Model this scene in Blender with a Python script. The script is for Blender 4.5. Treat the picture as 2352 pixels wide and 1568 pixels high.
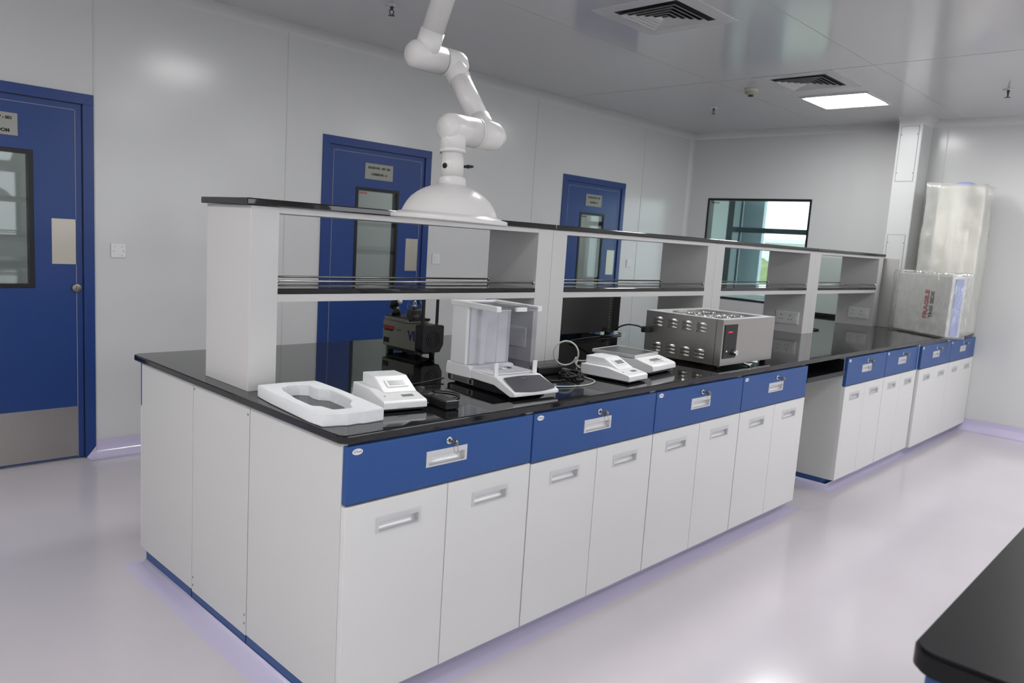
import bpy, bmesh, math, random
from mathutils import Vector, Matrix, noise
random.seed(7)
PI = math.pi
C = bpy.context.scene.collection
SC = bpy.context.scene
for o in list(bpy.data.objects): bpy.data.objects.remove(o)

# ------------------------------------------------------------------ camera
cd = bpy.data.cameras.new('camera'); cam = bpy.data.objects.new('camera', cd); C.objects.link(cam)
SC.camera = cam
cd.sensor_width = 36; cd.lens = 36*1751.8/2352; cd.clip_start = .05; cd.clip_end = 400
_a, _b, _c = .76132, -.13337, .06530
_f = Vector((math.cos(_b)*math.cos(_a), math.cos(_b)*math.sin(_a), math.sin(_b)))
_r = Vector((math.sin(_a), -math.cos(_a), 0)); _u = _r.cross(_f)
_R = _r*math.cos(_c)+_u*math.sin(_c); _U = -_r*math.sin(_c)+_u*math.cos(_c)
M = Matrix((( _R.x, _U.x, -_f.x, -1.1529), (_R.y, _U.y, -_f.y, -1.7073), (_R.z, _U.z, -_f.z, 1.4549), (0,0,0,1)))
cam.matrix_world = M
cd.dof.use_dof = True; cd.dof.focus_distance = 2.9; cd.dof.aperture_fstop = 4.5

# ------------------------------------------------------------------ world, colour management
SC.view_settings.view_transform = 'Standard'; SC.view_settings.look = 'None'
SC.view_settings.exposure = 0.36; SC.view_settings.gamma = 1; SC.view_settings.use_curve_mapping = False
w = bpy.data.worlds.new('world'); SC.world = w; w.use_nodes = True
bg = w.node_tree.nodes['Background']
bg.inputs[0].default_value = (.95, .975, 1.0, 1); bg.inputs[1].default_value = 2.8
LAMP = 26.0

FZ, CZ = .04, 2.74          # floor and ceiling
YW, XW = 3.0, 6.5           # door wall, far end wall
YR, XB = -4.6, -4.2         # window wall at the camera's right, wall behind the camera
HS = .90                    # top of the worktop

# ------------------------------------------------------------------ materials
def mat(name, col, rough=.5, metal=0, spec=.5, bump=0, bscale=40, emit=0, var=0, vscale=3, coat=0, trans=0, ior=1.45, aniso=0):
    m = bpy.data.materials.new(name); m.use_nodes = True
    nt = m.node_tree; b = nt.nodes['Principled BSDF']
    b.inputs['Base Color'].default_value = (*col, 1); b.inputs['Roughness'].default_value = rough
    b.inputs['Metallic'].default_value = metal; b.inputs['Specular IOR Level'].default_value = spec
    b.inputs['Coat Weight'].default_value = coat; b.inputs['Coat Roughness'].default_value = .05
    b.inputs['Transmission Weight'].default_value = trans; b.inputs['IOR'].default_value = ior
    if emit:
        b.inputs['Emission Color'].default_value = (*col, 1); b.inputs['Emission Strength'].default_value = emit
    tc = nt.nodes.new('ShaderNodeTexCoord')
    if var:
        n = nt.nodes.new('ShaderNodeTexNoise'); n.inputs['Scale'].default_value = vscale; n.inputs['Detail'].default_value = 4
        nt.links.new(tc.outputs['Object'], n.inputs['Vector'])
        r = nt.nodes.new('ShaderNodeMapRange'); r.inputs[1].default_value = .3; r.inputs[2].default_value = .7
        r.inputs[3].default_value = 1-var; r.inputs[4].default_value = 1+var
        nt.links.new(n.outputs['Fac'], r.inputs[0])
        mx = nt.nodes.new('ShaderNodeVectorMath'); mx.operation = 'SCALE'; mx.inputs[0].default_value = col
        nt.links.new(r.outputs[0], mx.inputs['Scale']); nt.links.new(mx.outputs[0], b.inputs['Base Color'])
    if bump:
        n = nt.nodes.new('ShaderNodeTexNoise'); n.inputs['Scale'].default_value = bscale; n.inputs['Detail'].default_value = 3
        nt.links.new(tc.outputs['Object'], n.inputs['Vector'])
        bp = nt.nodes.new('ShaderNodeBump'); bp.inputs['Strength'].default_value = bump; bp.inputs['Distance'].default_value = .01
        nt.links.new(n.outputs['Fac'], bp.inputs['Height']); nt.links.new(bp.outputs[0], b.inputs['Normal'])
    return m

def glass(name, tint, refl=.03, alpha_rough=0.02):
    # thin pane: tinted see-through with a Fresnel reflection
    m = bpy.data.materials.new(name); m.use_nodes = True; nt = m.node_tree
    nt.nodes.remove(nt.nodes['Principled BSDF']); out = nt.nodes['Material Output']
    t = nt.nodes.new('ShaderNodeBsdfTransparent'); t.inputs[0].default_value = (*tint, 1)
    g = nt.nodes.new('ShaderNodeBsdfGlossy'); g.inputs['Roughness'].default_value = alpha_rough
    lw = nt.nodes.new('ShaderNodeLayerWeight'); lw.inputs[0].default_value = .5
    pw = nt.nodes.new('ShaderNodeMath'); pw.operation = 'POWER'; pw.inputs[1].default_value = 4.5
    f = nt.nodes.new('ShaderNodeMath'); f.operation = 'MULTIPLY_ADD'; f.inputs[1].default_value = .9; f.inputs[2].default_value = refl
    nt.links.new(lw.outputs['Facing'], pw.inputs[0]); nt.links.new(pw.outputs[0], f.inputs[0])
    mx = nt.nodes.new('ShaderNodeMixShader')
    nt.links.new(f.outputs[0], mx.inputs[0]); nt.links.new(t.outputs[0], mx.inputs[1]); nt.links.new(g.outputs[0], mx.inputs[2])
    nt.links.new(mx.outputs[0], out.inputs[0])
    return m

def film(name, tint, opac=.35, gl=.20, scale=11, st=.9):
    # crumpled clear polythene
    m = bpy.data.materials.new(name); m.use_nodes = True; nt = m.node_tree
    nt.nodes.remove(nt.nodes['Principled BSDF']); out = nt.nodes['Material Output']
    t = nt.nodes.new('ShaderNodeBsdfTransparent'); t.inputs[0].default_value = (.97, .98, .97, 1)
    d = nt.nodes.new('ShaderNodeBsdfDiffuse'); d.inputs[0].default_value = (*tint, 1)
    g = nt.nodes.new('ShaderNodeBsdfGlossy'); g.inputs['Roughness'].default_value = .08
    tc = nt.nodes.new('ShaderNodeTexCoord')
    mp = nt.nodes.new('ShaderNodeMapping'); mp.inputs['Scale'].default_value = (1.6, 1.6, .35); mp.inputs['Rotation'].default_value = (.5, .55, .2)
    n = nt.nodes.new('ShaderNodeTexNoise'); n.inputs['Scale'].default_value = scale; n.inputs['Detail'].default_value = 5; n.inputs['Distortion'].default_value = 1.2
    nt.links.new(tc.outputs['Object'], mp.inputs[0]); nt.links.new(mp.outputs[0], n.inputs['Vector'])
    bp = nt.nodes.new('ShaderNodeBump'); bp.inputs['Strength'].default_value = st; bp.inputs['Distance'].default_value = .04
    nt.links.new(n.outputs['Fac'], bp.inputs['Height'])
    nt.links.new(bp.outputs[0], g.inputs['Normal']); nt.links.new(bp.outputs[0], d.inputs['Normal'])
    a = nt.nodes.new('ShaderNodeMixShader'); a.inputs[0].default_value = opac
    b = nt.nodes.new('ShaderNodeMixShader'); b.inputs[0].default_value = gl
    nt.links.new(t.outputs[0], a.inputs[1]); nt.links.new(d.outputs[0], a.inputs[2])
    nt.links.new(a.outputs[0], b.inputs[1]); nt.links.new(g.outputs[0], b.inputs[2])
    nt.links.new(b.outputs[0], out.inputs[0])
    return m

M_wall = mat('wall_panel', (.665, .665, .66), .19, spec=.45, bump=.05, bscale=3)
M_ceil = mat('ceiling_panel', (.62, .62, .63), .13, spec=.55, bump=.03, bscale=2.2)
M_floor = mat('floor_epoxy', (.64, .60, .63), .14, spec=.5, bump=.05, bscale=2.5, var=.03, vscale=1.5)
M_cove = mat('cove_epoxy', (.62, .575, .755), .11, spec=.5, bump=.05, bscale=12)
M_trim = mat('wall_trim', (.66, .665, .66), .3)
M_joint = mat('joint_sealant', (.6, .6, .61), .3)
M_seam = mat('ceiling_seam', (.42, .425, .43), .3)
M_white = mat('cabinet_white', (.74, .735, .72), .36, spec=.4, bump=.03, bscale=6)
M_side = mat('cabinet_side', (.67, .67, .65), .38, spec=.4)
M_blue = mat('drawer_blue', (.028, .085, .27), .38, spec=.35)
M_kick = mat('kick_blue', (.03, .085, .24), .4)
M_black = mat('granite_black', (.005, .005, .0055), .055, spec=.75, bump=.02, bscale=8)
M_edge = mat('table_black', (.010, .010, .011), .35, spec=.22)
M_door = mat('door_blue', (.022, .058, .215), .28, spec=.4)
M_dframe = mat('door_frame_blue', (.022, .055, .21), .3, spec=.4)
M_rub = mat('black_rubber', (.006, .006, .007), .4)
M_steel = mat('brushed_steel', (.52, .5, .47), .36, 1, bump=.06, bscale=90)
M_steel2 = mat('case_steel', (.47, .455, .43), .3, 1, bump=.03, bscale=40)
M_plate = mat('plate_steel', (.52, .48, .42), .42, 1)
M_chrome = mat('chrome', (.8, .8, .8), .12, 1)
M_sat = mat('satin_aluminium', (.70, .70, .705), .46, .6)
M_sat2 = mat('satin_white', (.78, .78, .78), .35, .3)
M_sign = mat('sign_plate', (.30, .30, .27), .45, .6)
M_ink = mat('sign_ink', (.01, .01, .01), .6)
M_red = mat('red_ink', (.45, .02, .02), .5)
M_plast = mat('white_plastic', (.80, .80, .80), .32, spec=.45)
M_plast2 = mat('off_white_plastic', (.76, .76, .74), .35)
M_hood = mat('hood_plastic', (.70, .685, .665), .26, spec=.5)
M_foam = mat('white_foam', (.83, .84, .85), .8, spec=.1, bump=.25, bscale=60)
M_dark = mat('dark_plastic', (.008, .008, .009), .38)
M_lcd = mat('lcd', (.22, .24, .235), .25)
M_grey = mat('grey_plastic', (.3, .3, .31), .4)
M_shield = mat('smoked_cover', (.085, .085, .095), .14, spec=.8, coat=.4)
M_olive = mat('pump_olive', (.25, .25, .20), .5, .1)
M_olive2 = mat('pump_top', (.42, .41, .33), .4)
M_cord = mat('cord_black', (.008, .008, .008), .45)
M_cordw = mat('cord_white', (.55, .55, .5), .4)
M_orange = mat('orange_button', (.75, .33, .03), .4)
M_redsw = mat('red_switch', (.35, .03, .015), .35)
M_led = mat('red_led', (1, .03, .06), .4, emit=.6)
M_rearfill = mat('rear_fill_light', (1, 1, 1), .4, emit=9)  # glow of the unseen fill panels added behind the doors
M_lamp = mat('lamp_diffuser', (1, 1, 1), .4, emit=LAMP)
M_navy = mat('navy_ink', (.015, .02, .12), .5)
M_instr = mat('instrument_dark', (.060, .060, .057), .33, .15)
M_cream = mat('cream_cover', (.86, .83, .76), .5, bump=.08, bscale=9)
M_carton = mat('white_carton', (.76, .74, .71), .5)
M_bluefilm = mat('blue_film', (.3, .38, .75), .4)
M_yellow = mat('detector_cream', (.42, .40, .28), .5)
M_brass = mat('sprinkler_metal', (.08, .08, .08), .4, .8)
M_hole = mat('vent_dark', (.006, .006, .006), .7)
M_ventw = mat('vent_white', (.63, .63, .635), .35)
M_clear = glass('clear_glass', (.93, .95, .95))
M_wglass = glass('window_glass', (.85, .94, .94))
M_acryl = glass('balance_glass', (.90, .90, .92))
M_out = glass('outer_glass', (.97, .98, .98))
M_frost = mat('frosted_pane', (.40, .435, .42), .22, spec=.5)
M_film = film('polythene', (.86, .87, .86), .14, .26, 8, 1.0)
M_film2 = film('polythene_thick', (.86, .85, .81), .30, .07, 9, .5)
M_screenp = mat('pale_green_panel', (.46, .53, .50), .3)
M_teal = mat('corridor_wall', (.76, .82, .80), .5)
M_bluegrey = mat('corridor_column', (.40, .50, .55), .5)
M_mull = mat('grey_mullion', (.40, .46, .49), .5)
M_frame = mat('dark_aluminium', (.03, .045, .05), .4, .3)
M_leaf = mat('foliage', (.17, .20, .09), .8, var=.5, vscale=.8, bump=.6, bscale=2)
M_bldg = mat('far_building', (.60, .64, .60), .7)
M_bwin = mat('far_windows', (.25, .30, .30), .4)
M_ground = mat('ground', (.24, .25, .20), .9, var=.3, vscale=.2)
M_panelgrey = mat('grey_board', (.42, .415, .40), .5)

# ------------------------------------------------------------------ mesh helpers
class MB:
    def __init__(s): s.bm = bmesh.new()
    def _merge(s, b, mi=0, mtx=None, smooth=False):
        if mtx is not None: bmesh.ops.transform(b, matrix=mtx, verts=b.verts)
        vm = {}
        for v in b.verts: vm[v] = s.bm.verts.new(v.co)
        for f in b.faces:
            try: nf = s.bm.faces.new([vm[v] for v in f.verts])
            except ValueError: continue
            nf.material_index = mi; nf.smooth = smooth
        b.free(); return s
    def box(s, x0, x1, y0, y1, z0, z1, bev=0, mi=0, seg=2, mtx=None):
        b = bmesh.new(); bmesh.ops.create_cube(b, size=1)
        for v in b.verts: v.co = Vector(((x0+x1)/2+v.co.x*(x1-x0), (y0+y1)/2+v.co.y*(y1-y0), (z0+z1)/2+v.co.z*(z1-z0)))
        if bev: bmesh.ops.bevel(b, geom=b.edges[:], offset=bev, segments=seg, affect='EDGES', profile=.5)
        return s._merge(b, mi, mtx)
    def cyl(s, p0, p1, r0, r1=None, n=24, mi=0, bev=0, smooth=True):
        r1 = r0 if r1 is None else r1
        p0, p1 = Vector(p0), Vector(p1); d = p1-p0; L = d.length
        q = d.to_track_quat('Z', 'Y').to_matrix().to_4x4()
        if bev: prof = [(0, 0), (r0-bev, 0), (r0-bev*.3, bev*.3), (r0, bev), (r1, L-bev), (r1-bev*.3, L-bev*.3), (r1-bev, L), (0, L)]
        else: prof = [(0, 0), (r0, 0), (r1, L), (0, L)]
        return s.lathe(prof, n, mi, Matrix.Translation(p0) @ q, smooth)
    def lathe(s, prof, n=32, mi=0, mtx=None, smooth=True):
        b = bmesh.new(); rings = []
        for r, z in prof:
            if r < 1e-6: rings.append([b.verts.new((0, 0, z))])
            else: rings.append([b.verts.new((r*math.cos(2*PI*k/n), r*math.sin(2*PI*k/n), z)) for k in range(n)])
        for A, B in zip(rings, rings[1:]):
            for k in range(n):
                k2 = (k+1) % n
                if len(A) == 1 and len(B) == 1: continue
                if len(A) == 1: b.faces.new((A[0], B[k2], B[k]))
                elif len(B) == 1: b.faces.new((A[k], A[k2], B[0]))
                else: b.faces.new((A[k], A[k2], B[k2], B[k]))
        bmesh.ops.recalc_face_normals(b, faces=b.faces)
        return s._merge(b, mi, mtx, smooth)
    def prism(s, poly, a, b_, axis='z', bev=0, mi=0, mtx=None):
        # polygon given in the plane across `axis`: z->(x,y)  y->(x,z)  x->(y,z)
        b = bmesh.new()
        def P(u, v, w): return {'z': (u, v, w), 'y': (u, w, v), 'x': (w, u, v)}[axis]
        lo = [b.verts.new(P(u, v, a)) for u, v in poly]; hi = [b.verts.new(P(u, v, b_)) for u, v in poly]
        n = len(poly); b.faces.new(lo); b.faces.new(hi[::-1])
        for k in range(n): b.faces.new((lo[k], hi[k], hi[(k+1) % n], lo[(k+1) % n]))
        bmesh.ops.recalc_face_normals(b, faces=b.faces)
        if bev: bmesh.ops.bevel(b, geom=b.edges[:], offset=bev, segments=2, affect='EDGES', profile=.5)
        return s._merge(b, mi, mtx)
    def plate_hole(s, W, H, t, hole, bev=0, mi=0, mtx=None):
        # plate in x,z (0..W, 0..H), thickness t along +y, rectangular hole (x0,x1,z0,z1)
        b = bmesh.new(); x0, x1, z0, z1 = hole
        O = [(0, 0), (W, 0), (W, H), (0, H)]; I = [(x0, z0), (x1, z0), (x1, z1), (x0, z1)]
        f = [[b.verts.new((x, y, z)) for x, z in L] for y in (0, t) for L in (O, I)]
        Of, If, Ob, Ib = f
        for k in range(4):
            j = (k+1) % 4
            b.faces.new((Of[k], Of[j], If[j], If[k])); b.faces.new((Ob[j], Ob[k], Ib[k], Ib[j]))
            b.faces.new((Of[j], Of[k], Ob[k], Ob[j])); b.faces.new((If[k], If[j], Ib[j], Ib[k]))
        bmesh.ops.recalc_face_normals(b, faces=b.faces)
        if bev:
            es = [e for e in b.edges if all(v in Of for v in e.verts)]
            bmesh.ops.bevel(b, geom=es, offset=bev, segments=2, affect='EDGES', profile=.5)
        return s._merge(b, mi, mtx)
    def tube(s, pts, r, n=10, mi=0, closed=False, cap=True):
        pts = [Vector(p) for p in pts]; b = bmesh.new(); rings = []; N = len(pts); up = None
        for i, p in enumerate(pts):
            t = (pts[(i+1) % N if closed else min(i+1, N-1)]-pts[(i-1) % N if closed else max(i-1, 0)])
            t.normalize()
            if up is None:
                up = Vector((0, 0, 1)) if abs(t.z) < .9 else Vector((1, 0, 0))
            side = t.cross(up).normalized(); up = side.cross(t).normalized()
            rings.append([b.verts.new(p+(side*math.cos(2*PI*k/n)+up*math.sin(2*PI*k/n))*r) for k in range(n)])
        for i in range(N if closed else N-1):
            A, B = rings[i], rings[(i+1) % N]
            for k in range(n): b.faces.new((A[k], A[(k+1) % n], B[(k+1) % n], B[k]))
        if cap and not closed: b.faces.new(rings[0][::-1]); b.faces.new(rings[-1])
        bmesh.ops.recalc_face_normals(b, faces=b.faces)
        return s._merge(b, mi, None, True)
    def sweep(s, path, prof, closed=False, mi=0, smooth=True):
        # profile (d, z): d metres to the LEFT of the path direction; mitred corners
        P = [Vector((p[0], p[1])) for p in path]; N = len(P); b = bmesh.new(); rings = []
        for i in range(N):
            a = P[i]-P[i-1] if (i > 0 or closed) else P[1]-P[0]
            c = P[(i+1) % N]-P[i] if (i < N-1 or closed) else P[-1]-P[-2]
            a.normalize(); c.normalize()
            n1 = Vector((-a.y, a.x)); n2 = Vector((-c.y, c.x)); m = (n1+n2).normalized(); m /= max(.3, m.dot(n1))
            rings.append([b.verts.new((P[i].x+m.x*d, P[i].y+m.y*d, z)) for d, z in prof])
        for i in range(N if closed else N-1):
            A, B = rings[i], rings[(i+1) % N]
            for k in range(len(prof)-1): b.faces.new((A[k], A[k+1], B[k+1], B[k]))
        bmesh.ops.recalc_face_normals(b, faces=b.faces)
        return s._merge(b, mi, None, smooth)
    def text(s, body, size, mtx, mi=0, align='CENTER', depth=.0006, bold=0, sx=1):
        cu = bpy.data.curves.new('t', 'FONT'); cu.body = body; cu.size = size; cu.align_x = align; cu.align_y = 'CENTER'
        cu.extrude = depth; cu.offset = bold; cu.resolution_u = 3
        o = bpy.data.objects.new('t', cu); me = bpy.data.meshes.new_from_object(o)
        b = bmesh.new(); b.from_mesh(me)
        for v in b.verts: v.co.x *= sx
        bpy.data.objects.remove(o); bpy.data.curves.remove(cu); bpy.data.meshes.remove(me)
        return s._merge(b, mi, mtx)
    def build(s, name, mats, parent=None, loc=None):
        me = bpy.data.meshes.new(name); s.bm.to_mesh(me); s.bm.free()
        for m in (mats if isinstance(mats, (list, tuple)) else [mats]): me.materials.append(m)
        o = bpy.data.objects.new(name, me); C.objects.link(o)
        if parent: o.parent = parent
        if loc: o.location = loc
        return o

# text planes: front of the text looks towards -y / -x / +z
T_my = lambda x, y, z: Matrix.Translation((x, y, z)) @ Matrix.Rotation(PI/2, 4, 'X')
T_mx = lambda x, y, z: Matrix.Translation((x, y, z)) @ Matrix.Rotation(-PI/2, 4, 'Z') @ Matrix.Rotation(PI/2, 4, 'X')

def arc(c, r, a0, a1, n): return [(c[0]+r*math.cos(a0+(a1-a0)*k/n), c[1]+r*math.sin(a0+(a1-a0)*k/n)) for k in range(n+1)]
def smooth_path(pts, n=8, closed=False):
    P = [Vector(p) for p in pts]; out = []; N = len(P)
    for i in range(N if closed else N-1):
        p0 = P[(i-1) % N] if (closed or i) else P[0]; p1 = P[i]; p2 = P[(i+1) % N]
        p3 = P[(i+2) % N] if (closed or i < N-2) else P[-1]
        for k in range(n):
            t = k/n
            out.append(.5*((2*p1)+(p2-p0)*t+(2*p0-5*p1+4*p2-p3)*t*t+(3*p1-p0-3*p2+p3)*t**3))
    if not closed: out.append(P[-1])
    return out

def thing(name, label, cat, loc=(0, 0, 0), rz=0, group=None):
    o = bpy.data.objects.new(name, None); C.objects.link(o); o.empty_display_size = .05
    o.location = loc; o.rotation_euler = (0, 0, rz); o['label'] = label; o['category'] = cat
    if group: o['group'] = group
    return o
def tag(o, label, cat, group=None):
    o['label'] = label; o['category'] = cat
    if group: o['group'] = group
    return o
def struct(name, mb, m, parent=None, loc=None, label=None):
    o = mb.build(name, m, parent, loc)
    if not parent: o['kind'] = 'structure'
    if label: o['label'] = label
    return o
def copy_tree(o, parent=None):
    c = o.copy(); C.objects.link(c)
    if parent: c.parent = parent
    for ch in list(o.children): copy_tree(ch, c)
    return c

# ================================================================== ROOM SHELL
struct('floor', MB().box(XB-.1, XW, YR-.1, YW+.12, FZ-.1, FZ), M_floor)
ceil = struct('ceiling', MB().box(XB-.1, XW+.12, YR-.1, YW+.12, CZ, CZ+.1), M_ceil)
mb = MB()
for yy in (-3.25, -2.08, -.905, .272, 1.45): mb.box(XB, XW, yy-.002, yy+.002, CZ-.0012, CZ)
for xx in (-3.0, .6, 4.2): mb.box(xx-.002, xx+.002, YR, YW, CZ-.0012, CZ)
struct('panel_joint', mb, M_seam, ceil)

DX = [-.642, 1.775, 4.33]            # left edge of each door frame on wall_left
DW = [.966, .966, .975]
DH = 2.085
# door wall, built in pieces around the door openings
mb = MB(); prev = XB-.1
for x, wd in zip(DX, DW):
    mb.box(prev, x+.03, YW, YW+.12, FZ, CZ); mb.box(x+.03, x+wd-.03, YW, YW+.12, DH-.03, CZ); prev = x+wd-.03
mb.box(prev, XW+.12, YW, YW+.12, FZ, CZ)
wl = struct('wall_left', mb, M_wall)
mb = MB()
for xx in (-2.0, -.85, .328, 1.50, 3.93, 5.6): mb.box(xx-.004, xx+.004, YW-.003, YW, FZ+.12, CZ-.05, .001)
struct('panel_joint', mb, M_joint, wl)
# end wall with the inner window opening
WY0, WY1, WZ0, WZ1 = 1.562, 2.729, .954, 2.042
mb = MB()
mb.box(XW, XW+.1, YR, WY0, FZ, CZ).box(XW, XW+.1, WY1, YW, FZ, CZ).box(XW, XW+.1, WY0, WY1, FZ, WZ0).box(XW, XW+.1, WY0, WY1, WZ1, CZ)
we = struct('wall_back', mb, M_wall)
struct('panel_joint', MB().box(XW-.003, XW, .40, .408, FZ+.12, CZ-.06).box(XW-.003, XW, -.80, -.792, FZ+.12, CZ-.06), M_joint, we)
struct('wall_front', MB().box(XB-.1, XB, YR-.1, YW+.12, FZ, CZ), M_wall)
# right wall with the outer windows that light the room
OW = [(-3.6, -1.2), (-.6, 1.8), (2.4, 4.8)]; OZ0, OZ1 = 1.0, 2.35
mb = MB(); prev = XB-.1
for a, b in OW:
    mb.box(prev, a, YR-.15, YR, FZ, CZ).box(a, b, YR-.15, YR, FZ, OZ0).box(a, b, YR-.15, YR, OZ1, CZ); prev = b
mb.box(prev, XW+.1, YR-.15, YR, FZ, CZ)
struct('wall_right', mb, M_wall)
for i, (a, b) in enumerate(OW):
    f = MB()
    f.box(a, b, YR-.10, YR-.05, OZ0, OZ0+.05).box(a, b, YR-.10, YR-.05, OZ1-.05, OZ1)
    for x in (a, (a+b)/2-.025, b-.05): f.box(x, x+.05, YR-.10, YR-.05, OZ0, OZ1)
    wi = struct('window_%d' % (i+2), f, M_frame)
    struct('window_glass', MB().box(a+.05, b-.05, YR-.078, YR-.072, OZ0+.05, OZ1-.05), M_out, wi)

# coved skirtings (upturned lavender floor finish) and coved ceiling corners
def cove_prof(top, r, lip=.0):
    p = [(0, FZ+top)]
    p += [(r-r*math.cos(t), FZ+r-r*math.sin(t)+.001) for t in [PI/2*k/8 for k in range(9)]]
    p[1] = (.0008, p[1][1])
    return [(.004, FZ+top-.002)] + p[1:] + [(r+.02, FZ+.0012)]
CT = .10
def cove_tongue(xe, sgn):
    b = bmesh.new(); pr = cove_prof(CT, .065)[1:]
    A = [b.verts.new((xe, min(YW-d, YW-.0135), z)) for d, z in pr]; B = [b.verts.new((xe-sgn*.052, min(YW-d, YW-.0135), FZ+.002+.0*z)) for d, z in pr]
    for k in range(len(pr)-1): b.faces.new((A[k], A[k+1], B[k+1], B[k]))
    m = MB(); m._merge(b, 0, None, True); return m
prev = XB; n = 1
for x, wd in zip(DX, DW):
    struct('trim_%d' % (n+30), cove_tongue(x+wd, 1), M_cove); n += 1
n = 1
for x, wd in list(zip(DX, DW))+[(XW, 0)]:
    m_ = MB().sweep([(x+.0, YW), (prev, YW)], cove_prof(CT, .065))
    # end returns against the door frames
    struct('trim_%d' % n, m_, M_cove); n += 1; prev = x+wd
struct('trim_%d' % n, MB().sweep([(XW, YR), (XW, YW)], cove_prof(CT, .065)), M_cove); n += 1
struct('trim_%d' % n, MB().sweep([(XB, YR), (XW, YR)], cove_prof(CT, .065)), M_cove); n += 1
struct('trim_%d' % n, MB().sweep([(XB, YW), (XB, YR)], cove_prof(CT, .065)), M_cove); n += 1
ccp = [(.06-.06*math.cos(t), CZ-.06+.06*math.sin(t)) for t in [PI/2*k/8 for k in range(9)]]
struct('trim_%d' % n, MB().sweep([(XB, YR), (XW, YR), (XW, YW), (XB, YW)], ccp, closed=True), M_trim); n += 1
# vertical cove in the far left corner
b = bmesh.new(); r = .05
vs = [[b.verts.new((XW-r+r*math.sin(t), YW-r+r*math.cos(t), z)) for t in [PI/2*k/8 for k in range(9)]] for z in (FZ+.1, CZ-.06)]
for k in range(8): b.faces.new((vs[0][k], vs[0][k+1], vs[1][k+1], vs[1][k]))
mb = MB(); mb._merge(b, 0, None, True); struct('trim_%d' % n, mb, M_trim); n += 1

# boxed pipe column near the end wall, with hatches
mb = MB().box(6.22, XW, .535, .735, FZ, CZ, .006)
mb.sweep([(6.22, .735), (6.22, .535), (XW, .535)], [(-d, z) for d, z in ccp])
col = struct('trim_%d' % n, mb, M_trim); n += 1
for z0, z1 in ((2.19, 2.665), (1.0, 1.715)):
    h = struct('access_hatch', MB().box(6.2175, 6.222, .565, .71, z0, z1, .001), M_trim, col)
    m_ = MB()
    for a in ((6.216, 6.219, .562, .565, z0, z1), (6.216, 6.219, .71, .713, z0, z1), (6.216, 6.219, .562, .713, z0-.003, z0), (6.216, 6.219, .562, .713, z1, z1+.003)): m_.box(*a)
    struct('hatch_gap', m_, M_grey, h)
    s_ = MB()
    for yy in (.572, .703):
        for zz in (z0+.07, z1-.07): s_.cyl((6.218, yy, zz), (6.215, yy, zz), .005, n=8)
    struct('screw', s_, M_grey, h)

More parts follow.
